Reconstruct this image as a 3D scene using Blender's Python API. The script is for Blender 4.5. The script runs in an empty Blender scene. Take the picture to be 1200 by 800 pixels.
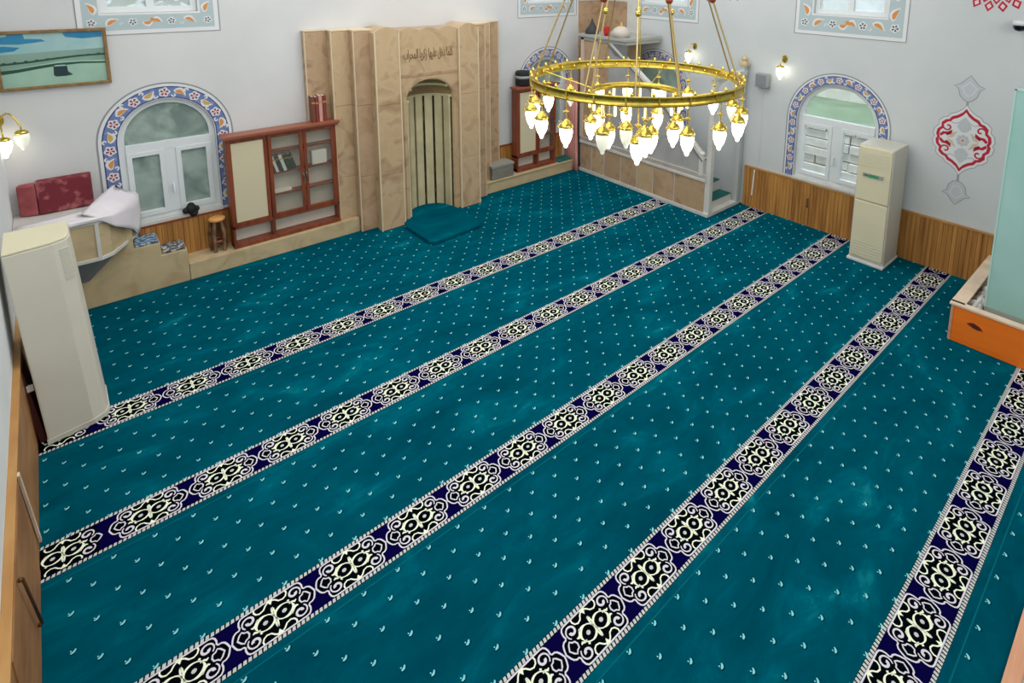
import bpy, bmesh, math, random
from math import pi, sin, cos, radians, sqrt
from mathutils import Vector, Matrix, Euler
from mathutils.geometry import tessellate_polygon
random.seed(7)
scn = bpy.context.scene
COL = scn.collection

# ------------------------------------------------------------------ materials
def lin(c):
    def f(v):
        v /= 255.0
        return v/12.92 if v <= 0.04045 else ((v+0.055)/1.055)**2.4
    return (f(c[0]), f(c[1]), f(c[2]), 1.0)

MATS = {}
def mat(name, base, rough=0.6, metal=0.0, c2=None, c3=None, scale=4.0, stretch=(1, 1, 1), detail=4.0,
        lo=0.35, hi=0.65, bump=0.0, bscale=40.0, emit=0.0, ecol=None, spec=0.5, alpha=1.0, sheen=0.0, distort=0.0):
    if name in MATS: return MATS[name]
    m = bpy.data.materials.new(name); m.use_nodes = True
    nt = m.node_tree; N = nt.nodes; L = nt.links
    b = N['Principled BSDF']
    b.inputs['Base Color'].default_value = lin(base)
    b.inputs['Roughness'].default_value = rough
    b.inputs['Metallic'].default_value = metal
    b.inputs['Specular IOR Level'].default_value = spec
    b.inputs['Sheen Weight'].default_value = sheen
    b.inputs['Alpha'].default_value = alpha
    tc = N.new('ShaderNodeTexCoord'); mp = N.new('ShaderNodeMapping')
    mp.inputs['Scale'].default_value = stretch
    L.new(tc.outputs['Object'], mp.inputs['Vector'])
    if c2 is not None:
        nz = N.new('ShaderNodeTexNoise'); nz.inputs['Scale'].default_value = scale
        nz.inputs['Detail'].default_value = detail; nz.inputs['Distortion'].default_value = distort
        L.new(mp.outputs[0], nz.inputs['Vector'])
        cr = N.new('ShaderNodeValToRGB')
        cr.color_ramp.elements[0].position = lo; cr.color_ramp.elements[0].color = lin(base)
        cr.color_ramp.elements[1].position = hi; cr.color_ramp.elements[1].color = lin(c2)
        if c3 is not None:
            e = cr.color_ramp.elements.new((lo+hi)/2); e.color = lin(c3)
        L.new(nz.outputs['Fac'], cr.inputs['Fac']); L.new(cr.outputs['Color'], b.inputs['Base Color'])
    if bump > 0:
        n2 = N.new('ShaderNodeTexNoise'); n2.inputs['Scale'].default_value = bscale
        L.new(mp.outputs[0], n2.inputs['Vector'])
        bp = N.new('ShaderNodeBump'); bp.inputs['Strength'].default_value = bump; bp.inputs['Distance'].default_value = 0.01
        L.new(n2.outputs['Fac'], bp.inputs['Height']); L.new(bp.outputs['Normal'], b.inputs['Normal'])
    if emit > 0:
        b.inputs['Emission Color'].default_value = lin(ecol or base); b.inputs['Emission Strength'].default_value = emit
    MATS[name] = m
    return m

def glassy(name, tint, diff, t=0.5, rough=0.1, noise=None):
    """thin pane: part clear, part dusty/frosted, with a faint reflection"""
    m = bpy.data.materials.new(name); m.use_nodes = True
    nt = m.node_tree; N = nt.nodes; L = nt.links
    for n in list(N): N.remove(n)
    out = N.new('ShaderNodeOutputMaterial')
    tr = N.new('ShaderNodeBsdfTransparent'); tr.inputs[0].default_value = lin(tint)
    df = N.new('ShaderNodeBsdfPrincipled'); df.inputs['Base Color'].default_value = lin(diff); df.inputs['Roughness'].default_value = rough
    if noise:
        tc = N.new('ShaderNodeTexCoord'); nz = N.new('ShaderNodeTexNoise'); nz.inputs['Scale'].default_value = noise[1]
        nz.inputs['Detail'].default_value = 5; nz.inputs['Distortion'].default_value = 0.6
        cr = N.new('ShaderNodeValToRGB'); cr.color_ramp.elements[0].position = .38; cr.color_ramp.elements[1].position = .66
        cr.color_ramp.elements[0].color = lin(diff); cr.color_ramp.elements[1].color = lin(noise[0])
        L.new(tc.outputs['Object'], nz.inputs['Vector']); L.new(nz.outputs['Fac'], cr.inputs[0]); L.new(cr.outputs[0], df.inputs['Base Color'])
    mx = N.new('ShaderNodeMixShader'); mx.inputs[0].default_value = 1-t
    L.new(tr.outputs[0], mx.inputs[1]); L.new(df.outputs[0], mx.inputs[2]); L.new(mx.outputs[0], out.inputs[0])
    MATS[name] = m
    return m

M_wall = mat('white_plaster', (208, 209, 210), .85, c2=(200, 202, 203), scale=1.2, bump=.05, bscale=60)
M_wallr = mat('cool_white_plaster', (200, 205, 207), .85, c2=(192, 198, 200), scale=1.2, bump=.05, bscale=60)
M_ceil = mat('ceiling_plaster', (225, 225, 222), .9)
M_marble = mat('tan_marble', (183, 156, 120), .38, c2=(158, 128, 98), c3=(192, 166, 132), scale=3.2, detail=8, lo=.3, hi=.72, distort=1.2)
M_marble2 = mat('tan_marble_dark', (172, 142, 108), .42, c2=(146, 116, 88), c3=(180, 152, 122), scale=3.6, detail=8, lo=.3, hi=.72, distort=1.5)
M_marble3 = mat('tan_marble_pinkish', (186, 156, 132), .42, c2=(160, 130, 104), c3=(178, 150, 118), scale=4.5, detail=8, lo=.3, hi=.7, distort=1.0)
M_marble4 = mat('beige_bench_marble', (200, 178, 138), .5, c2=(178, 154, 116), c3=(188, 170, 134), scale=5, detail=7, lo=.32, hi=.7, distort=.8)
M_grout = mat('pale_grout', (214, 198, 168), .8)
M_grey_marble = mat('pale_grey_marble', (178, 172, 164), .4, c2=(160, 154, 148), scale=3, detail=6, distort=1)
M_white_stone = mat('white_stone', (206, 206, 200), .5, c2=(192, 192, 188), scale=3)
M_teal = None
M_wood = mat('oak_wainscot', (190, 136, 68), .5, c2=(138, 90, 40), scale=1.0, stretch=(19, 19, .9), detail=6, lo=.34, hi=.70)
M_wood_red = mat('reddish_wood_trim', (142, 62, 34), .45, c2=(116, 46, 24), scale=1, stretch=(4, 4, 20))
M_wood_light = mat('light_oak', (190, 146, 86), .5, c2=(168, 120, 64), scale=1, stretch=(10, 2, 10))
M_oakl = mat('darker_oak', (166, 118, 68), .5, c2=(140, 92, 48), scale=1, stretch=(8, 2.5, 9))
M_groove = mat('dark_groove', (70, 42, 18), .9)
M_case = mat('mahogany_veneer', (138, 70, 42), .38, c2=(110, 50, 28), scale=1, stretch=(16, 16, 2), detail=5)
M_case_top = mat('mahogany_edge', (146, 82, 58), .35)
M_cream = mat('cream_panel', (206, 196, 166), .5)
M_inner = mat('pale_cabinet_lining', (214, 208, 196), .6)
M_ac = mat('cream_plastic', (214, 208, 178), .4, c2=(208, 202, 172), scale=2)
M_ac2 = mat('cream_plastic_grey', (198, 197, 186), .45, c2=(190, 188, 176), scale=2)
M_ac_dark = mat('ac_display', (58, 72, 62), .3)
M_ac_led = mat('green_led', (30, 110, 70), .3, emit=.6)
M_pvc = mat('white_pvc', (216, 222, 224), .4)
M_bluewhite = mat('border_white_paint', (216, 218, 220), .8)
M_greyline = mat('border_grey_line', (138, 142, 146), .8)
M_blue = mat('border_blue_paint', (94, 116, 166), .8, c2=(110, 130, 174), scale=10)
M_navyp = mat('border_navy_line', (48, 58, 120), .8)
M_orange_p = mat('border_orange_leaf', (206, 140, 72), .8)
M_gold_p = mat('border_gold_leaf', (196, 160, 84), .8)
M_purple_p = mat('border_red_pinwheel', (150, 40, 62), .8)
M_blueband = mat('border_pale_blue', (172, 188, 192), .8)
M_darkp = mat('border_dark_pinwheel', (70, 76, 96), .8)
M_lilac = mat('border_lilac', (138, 138, 190), .8)
M_brass = mat('polished_brass', (222, 198, 104), .24, metal=1.0, c2=(206, 178, 76), scale=30)
M_brass_d = mat('brass_ring', (208, 186, 88), .3, metal=1.0, c2=(184, 158, 62), scale=25)
M_brass_b = mat('bright_brass_boss', (255, 226, 110), .18, metal=1.0)
M_steel = mat('grey_steel', (130, 130, 128), .35, metal=.9)
M_lamp = mat('lit_white_glass', (255, 250, 235), .3, emit=5.5, ecol=(255, 246, 224))
M_lamp_off = mat('clear_lamp_glass', (222, 228, 214), .15, emit=.35, ecol=(255, 250, 230))
M_bulb = mat('tube_crystal', (255, 240, 190), .2, emit=1.6, ecol=(255, 236, 170))
M_black = mat('black_cloth', (22, 24, 26), .8)
M_charcoal = mat('charcoal', (52, 54, 56), .7)
M_white_cloth = mat('white_cloth', (226, 222, 226), .85, c2=(214, 208, 216), scale=3, bump=.1, bscale=12)
M_redcloth = mat('dark_red_brocade', (112, 34, 46), .85, c2=(168, 96, 98), scale=11, detail=3, lo=.52, hi=.68)
M_redside = mat('faded_red_fabric', (164, 84, 88), .85, c2=(138, 60, 66), scale=8)
M_pink = mat('pink_curtain', (214, 152, 142), .9, c2=(196, 130, 122), scale=1, stretch=(22, 22, 1))
M_greybox = mat('grey_cardboard', (128, 126, 116), .8, c2=(116, 114, 106), scale=6)
M_mat_blue = mat('blue_patterned_mat', (60, 96, 130), .9, c2=(176, 190, 196), scale=26, detail=2, lo=.48, hi=.6)
M_mat_grey = mat('grey_patterned_mat', (70, 74, 82), .9, c2=(190, 190, 188), scale=34, detail=2, lo=.48, hi=.6)
M_tealmat = mat('teal_mat', (30, 104, 96), .95, c2=(24, 88, 84), scale=8)
M_brownmat = mat('grey_brown_bench_top', (122, 108, 90), .8, c2=(108, 94, 78), scale=6)
M_stairgreen = mat('green_stair_carpet', (14, 96, 88), .95, c2=(10, 78, 76), scale=12)
M_orange = mat('orange_lacquered_wood', (240, 124, 30), .4, c2=(222, 106, 22), scale=1, stretch=(3, 1.2, 12), lo=.3, hi=.8)
M_pinkwood = mat('pinkish_bare_wood', (214, 160, 128), .6, c2=(196, 140, 108), scale=2, stretch=(1, 8, 8))
M_creamledge = mat('pale_ledge', (226, 206, 184), .6, c2=(206, 182, 156), scale=5)
M_greyfloor = mat('pale_grey_boards', (176, 178, 170), .7, c2=(160, 162, 156), scale=3)
M_floor = mat('concrete_floor', (120, 118, 112), .9)
M_slat = mat('cream_marble_slat', (204, 194, 158), .4, c2=(186, 174, 138), scale=4)
M_niche_dark = mat('niche_gold_green', (34, 40, 22), .6, c2=(120, 110, 30), scale=9, lo=.5, hi=.75)
M_niche_tan = mat('niche_half_dome', (156, 136, 96), .5, c2=(136, 116, 80), scale=5)
M_engrave = mat('engraved_shadow', (128, 102, 68), .7)
M_redpaint = mat('red_paint', (190, 26, 58), .8, c2=(170, 20, 50), scale=10)
M_pinkpaint = mat('pale_pink_paint', (228, 196, 196), .8)
M_beigepaint = mat('beige_paint', (198, 186, 166), .8)
M_greypaint = mat('pale_grey_paint', (186, 190, 196), .8)
M_greyout = mat('grey_outline_paint', (146, 150, 156), .8)
M_greenpaint = mat('soft_green_paint', (110, 160, 134), .8)
M_frame = mat('gilt_picture_frame', (142, 112, 66), .4, c2=(118, 88, 48), scale=20)
M_sky1 = mat('painted_blue_sky', (24, 116, 160), .35, c2=(40, 136, 176), scale=6)
M_sky2 = mat('painted_pale_cloud', (140, 182, 186), .35, c2=(160, 194, 192), scale=5)
M_sky3 = mat('painted_grey_green', (134, 166, 152), .35, c2=(120, 150, 140), scale=4)
M_court = mat('painted_courtyard', (142, 178, 160), .35, c2=(156, 190, 172), scale=4)
M_dgreen = mat('painted_dark_green', (20, 74, 50), .35)
M_dcube = mat('painted_dark_cube', (20, 50, 52), .35)
M_stone_out = mat('rough_white_stone', (240, 234, 226), .9, c2=(218, 212, 204), scale=6)
M_stone_gap = mat('stone_shadow', (120, 116, 110), .95)
M_leaf = mat('hedge_leaf', (104, 132, 96), .8, c2=(66, 96, 66), scale=5)
M_leaf2 = mat('hill_grass', (118, 138, 112), .9, c2=(96, 120, 90), scale=2)
M_out_ground = mat('outdoor_ground', (150, 148, 138), .95)
M_paper = mat('paper_white', (226, 224, 216), .7)
BOOKC = [mat('book_brown', (112, 62, 44), .6), mat('book_red', (122, 48, 40), .6), mat('book_pink', (196, 146, 132), .6),
         mat('book_dark', (30, 36, 34), .6), mat('book_green', (22, 52, 44), .6), mat('book_white', (214, 218, 212), .6), mat('book_tan', (176, 130, 80), .6)]
M_pane_u = glassy('upper_pane', (230, 238, 240), (206, 212, 208), .45, .2, ((226, 232, 234), 2.5))
M_pane_l = glassy('frosted_pane', (206, 220, 214), (136, 156, 151), .30, .35, ((186, 202, 196), 4.0))
M_pane_r = glassy('clear_pane', (240, 244, 244), (200, 206, 206), .90, .1)
M_pane_cab = glassy('cabinet_glass', (248, 248, 246), (170, 168, 160), .93, .08)
M_screen = glassy('teal_frosted_screen', (205, 234, 230), (166, 212, 206), .20, .3, ((184, 222, 218), .9))

# carpet ------------------------------------------------------------
def carpet_material():
    m = bpy.data.materials.new('teal_carpet'); m.use_nodes = True
    nt = m.node_tree; N = nt.nodes; L = nt.links; b = N['Principled BSDF']
    b.inputs['Roughness'].default_value = .95; b.inputs['Specular IOR Level'].default_value = .0
    b.inputs['Sheen Weight'].default_value = .22; b.inputs['Sheen Roughness'].default_value = .5; b.inputs['Sheen Tint'].default_value = lin((0, 170, 200))
    tc = N.new('ShaderNodeTexCoord')
    mp = N.new('ShaderNodeMapping'); mp.inputs['Scale'].default_value = (1.1, 2.2, 1)
    L.new(tc.outputs['Object'], mp.inputs[0])
    n1 = N.new('ShaderNodeTexNoise'); n1.inputs['Scale'].default_value = 1.5; n1.inputs['Detail'].default_value = 7; n1.inputs['Roughness'].default_value = .62
    n1.inputs['Distortion'].default_value = .5
    L.new(mp.outputs[0], n1.inputs['Vector'])
    cr = N.new('ShaderNodeValToRGB')
    E = cr.color_ramp.elements
    E[0].position = .32; E[0].color = lin((0, 61, 77)); E[1].position = .54; E[1].color = lin((0, 73, 90))
    e = E.new(.64); e.color = lin((0, 87, 103)); e = E.new(.74); e.color = lin((22, 120, 130))
    L.new(n1.outputs['Fac'], cr.inputs[0]); L.new(cr.outputs[0], b.inputs['Base Color'])
    n2 = N.new('ShaderNodeTexNoise'); n2.inputs['Scale'].default_value = 260
    L.new(tc.outputs['Object'], n2.inputs['Vector'])
    bp = N.new('ShaderNodeBump'); bp.inputs['Strength'].default_value = .25; bp.inputs['Distance'].default_value = .004
    L.new(n2.outputs['Fac'], bp.inputs['Height']); L.new(bp.outputs[0], b.inputs['Normal'])
    MATS['teal_carpet'] = m
    return m
M_teal = carpet_material()
M_dot = mat('carpet_pale_blue', (126, 200, 208), .95, spec=.0)
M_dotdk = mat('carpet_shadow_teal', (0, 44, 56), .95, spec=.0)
M_seam = mat('carpet_seam', (10, 92, 104), .95, spec=.0)
M_navy = mat('carpet_navy', (8, 5, 56), .95, spec=.0)
M_ink = mat('carpet_black', (4, 8, 14), .95, spec=.0)
M_line = mat('carpet_lilac_white', (208, 204, 216), .95, spec=.0)
M_creamc = mat('carpet_cream', (230, 236, 212), .95, spec=.0)
M_bead = mat('carpet_bead', (188, 192, 190), .95, spec=.0)
M_beadbg = mat('carpet_bead_ground', (14, 30, 34), .95, spec=.0)

# ------------------------------------------------------------------ mesh builder
class MB:
    def __init__(s): s.v = []; s.f = []; s.m = []; s.sm = []
    def add(s, vs, fs, mi=0, smooth=False):
        o = len(s.v); s.v += [tuple(p) for p in vs]
        for f in fs:
            s.f.append([i+o for i in f]); s.m.append(mi); s.sm.append(smooth)
    def box(s, x0, x1, y0, y1, z0, z1, mi=0):
        x0, x1 = min(x0, x1), max(x0, x1); y0, y1 = min(y0, y1), max(y0, y1); z0, z1 = min(z0, z1), max(z0, z1)
        vs = [(x, y, z) for z in (z0, z1) for y in (y0, y1) for x in (x0, x1)]
        s.add(vs, [(0, 2, 3, 1), (4, 5, 7, 6), (0, 1, 5, 4), (2, 6, 7, 3), (0, 4, 6, 2), (1, 3, 7, 5)], mi); return s
    def obox(s, c, ax, hs, mi=0):
        """oriented box: centre, three axis vectors, half sizes"""
        c = Vector(c); A = [Vector(a).normalized()*h for a, h in zip(ax, hs)]
        vs = [c + A[0]*i + A[1]*j + A[2]*k for k in (-1, 1) for j in (-1, 1) for i in (-1, 1)]
        s.add(vs, [(0, 2, 3, 1), (4, 5, 7, 6), (0, 1, 5, 4), (2, 6, 7, 3), (0, 4, 6, 2), (1, 3, 7, 5)], mi); return s
    def tube(s, pts, r, n=8, mi=0, cap=True, smooth=True):
        pts = [Vector(p) for p in pts]; rr = r if isinstance(r, (list, tuple)) else [r]*len(pts)
        rings = []; up = None
        for i, p in enumerate(pts):
            d = (pts[min(i+1, len(pts)-1)] - pts[max(i-1, 0)]).normalized()
            if up is None:
                up = Vector((0, 0, 1)) if abs(d.z) < .9 else Vector((1, 0, 0))
            a = d.cross(up).normalized(); b = a.cross(d).normalized(); up = b
            rings.append([p + a*cos(2*pi*k/n)*rr[i] + b*sin(2*pi*k/n)*rr[i] for k in range(n)])
        vs = [q for R in rings for q in R]; fs = []
        for i in range(len(pts)-1):
            for k in range(n):
                fs.append((i*n+k, i*n+(k+1) % n, (i+1)*n+(k+1) % n, (i+1)*n+k))
        s.add(vs, fs, mi, smooth)
        if cap: s.add(rings[0], [tuple(range(n-1, -1, -1))], mi); s.add(rings[-1], [tuple(range(n))], mi)
        return s
    def lathe(s, prof, c=(0, 0, 0), n=24, mi=0, a0=0, a1=2*pi, smooth=True, sy=1.0):
        """profile [(r,z)] about the vertical axis through c"""
        full = abs(a1-a0-2*pi) < 1e-6; cnt = n if full else n+1
        vs = [(c[0]+r*cos(a0+(a1-a0)*k/n), c[1]+sy*r*sin(a0+(a1-a0)*k/n), c[2]+z) for r, z in prof for k in range(cnt)]
        fs = []
        for i in range(len(prof)-1):
            for k in range(n):
                k2 = (k+1) % cnt if full else k+1
                fs.append((i*cnt+k, i*cnt+k2, (i+1)*cnt+k2, (i+1)*cnt+k))
        s.add(vs, fs, mi, smooth); return s
    def sphere(s, c, r, n=12, mi=0, sc=(1, 1, 1)):
        m = n//2
        prof = [(r*sin(pi*i/m)+1e-5, -r*cos(pi*i/m)*sc[2]) for i in range(m+1)]
        return s.lathe(prof, c, n, mi)
    def prism(s, Mp, outline, w0, w1, holes=(), mi=0, side_mi=None, smooth=False):
        """2-D outline (with holes) on mapping Mp(u,v,w), from depth w0 to w1 (w1 faces the room)"""
        loops = [list(outline)] + [list(h) for h in holes]
        flat = [p for l in loops for p in l]
        tris = tessellate_polygon([[Vector((p[0], p[1], 0)) for p in l] for l in loops])
        n = len(flat)
        fr = []; bk = []
        for t in tris:
            a, b, c = (flat[i] for i in t)
            if (b[0]-a[0])*(c[1]-a[1]) - (b[1]-a[1])*(c[0]-a[0]) < 0: t = (t[0], t[2], t[1])
            fr.append(tuple(t)); bk.append((t[0]+n, t[2]+n, t[1]+n))
        vs = [Mp(p[0], p[1], w1) for p in flat]
        if abs(w1-w0) < 1e-9:
            s.add(vs, fr, mi); return s
        vs += [Mp(p[0], p[1], w0) for p in flat]
        s.add(vs, fr+bk, mi)
        o = 0; sd = []
        for l in loops:
            k = len(l)
            for i in range(k):
                j = (i+1) % k; sd.append((o+i, o+j, n+o+j, n+o+i))
            o += k
        s.add(vs, sd, side_mi if side_mi is not None else mi, smooth)
        return s
    def flat(s, Mp, outline, w, mi=0):
        return s.prism(Mp, outline, w, w, mi=mi)
    def fan(s, Mp, outline, w, mi=0):
        """single n-gon (convex)"""
        s.add([Mp(p[0], p[1], w) for p in outline], [tuple(range(len(outline)))], mi); return s
    def ribbon(s, Mp, pts, width, w, mi=0, closed=False):
        n = len(pts); L = []; R = []
        ws = width if isinstance(width, (list, tuple)) else [width]*n
        for i in range(n):
            if closed: a, b = pts[i-1], pts[(i+1) % n]
            else: a, b = pts[max(i-1, 0)], pts[min(i+1, n-1)]
            dx, dy = b[0]-a[0], b[1]-a[1]; l = sqrt(dx*dx+dy*dy) or 1
            nx, ny = -dy/l*ws[i]/2, dx/l*ws[i]/2
            L.append((pts[i][0]+nx, pts[i][1]+ny)); R.append((pts[i][0]-nx, pts[i][1]-ny))
        vs = [Mp(p[0], p[1], w) for p in L] + [Mp(p[0], p[1], w) for p in R]
        fs = [(n+i, n+(i+1) % n, (i+1) % n, i) for i in range(n if closed else n-1)]
        s.add(vs, fs, mi); return s
    def build(s, name, mats, parent=None, bevel=0.0, fix=True, seg=2):
        mats = mats if isinstance(mats, (list, tuple)) else [mats]
        off = Vector((0, 0, 0))
        if parent is not None:
            p = parent
            while p is not None: off += p.location; p = p.parent
        me = bpy.data.meshes.new(name)
        me.from_pydata([(v[0]-off.x, v[1]-off.y, v[2]-off.z) for v in s.v], [], s.f)
        for m in mats: me.materials.append(m)
        me.polygons.foreach_set('material_index', s.m); me.polygons.foreach_set('use_smooth', s.sm)
        me.update()
        if fix or bevel > 0:
            bm = bmesh.new(); bm.from_mesh(me)
            if bevel > 0:
                bmesh.ops.remove_doubles(bm, verts=bm.verts, dist=1e-6)
            if fix: bmesh.ops.recalc_face_normals(bm, faces=bm.faces)
            if bevel > 0:
                es = [e for e in bm.edges if len(e.link_faces) == 2 and e.calc_face_angle(0) > radians(35)]
                bmesh.ops.bevel(bm, geom=es, offset=bevel, segments=seg, affect='EDGES', clamp_overlap=True, profile=.6)
            bm.to_mesh(me); bm.free()
        o = bpy.data.objects.new(name, me); COL.objects.link(o)
        if parent is not None: o.parent = parent
        return o

def thing(name, label, cat, loc=(0, 0, 0), group=None):
    o = bpy.data.objects.new(name, None); COL.objects.link(o); o.location = loc; o.empty_display_size = .1
    o['label'] = label; o['category'] = cat
    if group: o['group'] = group
    return o
def tag(o, label, cat, group=None):
    o['label'] = label; o['category'] = cat
    if group: o['group'] = group
    return o
def struct(o): o['kind'] = 'structure'; return o
def copy_tree(src, loc, label, rz=0.0, group=None):
    r = src.copy(); COL.objects.link(r); r.location = loc; r.rotation_euler = (0, 0, rz); r['label'] = label
    if group: r['group'] = group
    for ch in list(src.children):
        c = ch.copy(); COL.objects.link(c); c.parent = r
        for g in list(ch.children):
            d = g.copy(); COL.objects.link(d); d.parent = c
    return r

# ------------------------------------------------------------------ room frame
YQ, XR, XL, YB, ZC = 1.10, 7.91, -0.125, -9.6, 5.2      # qibla wall, right wall, left wall, back wall, ceiling
def MQ(u, v, w): return (u, YQ-w, v)                  # on the front wall: u = x, v = z, w = towards the room
def MR(u, v, w): return (XR-w, -u, v)                 # on the right wall: u = -y
def ML(u, v, w): return (XL+w, u, v)                  # on the left wall: u = y
def MF(u, v, w): return (u, v, w)                     # on the floor
def MY(y0):                                            # any plane parallel to the front wall
    return lambda u, v, w: (u, y0-w, v)
def rect(u0, u1, v0, v1): return [(u0, v0), (u1, v0), (u1, v1), (u0, v1)]
def arch(c, hw, v0, vs, rise=None, n=28):
    rise = hw if rise is None else rise
    return [(c-hw, v0), (c+hw, v0)] + [(c+hw*cos(pi*i/n), vs+rise*sin(pi*i/n)) for i in range(n+1)]
def arch_path(c, hw, v0, vs, rise=None, n=28):
    rise = hw if rise is None else rise
    return [(c-hw, v0)] + [(c-hw*cos(pi*i/n), vs+rise*sin(pi*i/n)) for i in range(n+1)] + [(c+hw, v0)]

# windows: (centre u, half opening, sill, spring, outer half)
LOWQ = [(1.18, .445, .665, 1.585, .625), (6.60, .445, .665, 1.585, .625)]
LOWR = [(3.405, .545, .665, 1.515, .70), (.28, .545, .665, 1.515, .70)]
UPQ = [(1.145, .42, 2.975, 4.05, .625), (6.63, .42, 2.975, 4.05, .65)]
UPR = [(3.44, .47, 2.98, 4.05, .725), (.38, .47, 2.98, 4.05, .715)]

def wall(name, Mp, outline, holes, m, th=.26):
    return struct(MB().prism(Mp, outline, -th, 0, holes, 0).build(name, m))
wall('wall_front', MQ, rect(XL-.26, XR+.26, -.05, ZC),
     [arch(c, h, s, sp) for c, h, s, sp, o in LOWQ] + [rect(c-h, c+h, s, t) for c, h, s, t, o in UPQ], M_wall)
wall('wall_right', MR, rect(-YQ, -YB, -.05, ZC),
     [arch(c, h, s, sp) for c, h, s, sp, o in LOWR] + [rect(c-h, c+h, s, t) for c, h, s, t, o in UPR], M_wallr)
wall('wall_left', ML, rect(YB, YQ, -.05, ZC), [], mat('window_lit_plaster', (226, 228, 228), .85, c2=(218, 221, 222), scale=1.2))  # lighter plaster than the other walls: window brightness put into its colour
struct(MB().box(XL-.26, XR+.26, YB-.26, YB, -.05, ZC).build('wall_back', M_wall))
struct(MB().box(XL-.26, XR+.26, YB-.26, YQ+.26, ZC, ZC+.2).build('ceiling', M_ceil))
struct(MB().box(XL-.26, XR+.26, YB-.26, YQ+.26, -.25, -.05).build('floor', M_floor))

# ------------------------------------------------------------------ painted borders and windows
def path_points(path, step, start):
    """points and tangents at equal arc length"""
    out = []; acc = 0; nxt = start
    for a, b in zip(path[:-1], path[1:]):
        d = sqrt((b[0]-a[0])**2+(b[1]-a[1])**2)
        while acc+d >= nxt:
            t = (nxt-acc)/d; out.append((a[0]+(b[0]-a[0])*t, a[1]+(b[1]-a[1])*t, (b[0]-a[0])/d, (b[1]-a[1])/d)); nxt += step
        acc += d
    return out, acc
def disc(mb, Mp, u, v, r, w, mi, n=12):
    mb.fan(Mp, [(u+r*cos(2*pi*i/n), v+r*sin(2*pi*i/n)) for i in range(n)], w, mi)
def flower(mb, Mp, u, v, r, w, mi_white, mi_col, spin=0):
    pts = [(u+(r*(1+.14*cos(5*a)))*cos(a+spin), v+(r*(1+.14*cos(5*a)))*sin(a+spin)) for a in [2*pi*i/20 for i in range(20)]]
    mb.fan(Mp, pts, w, mi_white)
    for k in range(5):
        a = 2*pi*k/5+spin
        mb.fan(Mp, [(u+.12*r*cos(a), v+.12*r*sin(a)), (u+.78*r*cos(a-.16), v+.78*r*sin(a-.16)), (u+.78*r*cos(a+.42), v+.78*r*sin(a+.42)),
                    (u+.45*r*cos(a+.62), v+.45*r*sin(a+.62))], w+.0012, mi_col)
def leaf(mb, Mp, u, v, tx, ty, L, W, w, mi_white, mi_col, bend=.25):
    def outline(L, W):
        o = []
        for i in range(9):
            t = i/8; o.append((-L/2+L*t, W*sin(pi*min(1, t*1.0)**.7)*.5 + bend*W*sin(pi*t)))
        for i in range(7, 0, -1):
            t = i/8; o.append((-L/2+L*t, -W*sin(pi*t**.7)*.5 + bend*W*sin(pi*t)))
        return [(u+a*tx-b*ty, v+a*ty+b*tx) for a, b in o]
    mb.flat(Mp, outline(L*1.35, W*1.75), w, mi_white); mb.flat(Mp, outline(L, W), w+.0012, mi_col)
def curl(u, v, tx, ty, r, turns, side, n=14):
    o = []
    for i in range(n):
        t = i/(n-1); a = turns*2*pi*t; rr = r*(1-.75*t)
        x, y = rr*cos(a), side*rr*sin(a)
        o.append((u+x*tx-y*ty, v+x*ty+y*tx))
    return o

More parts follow.
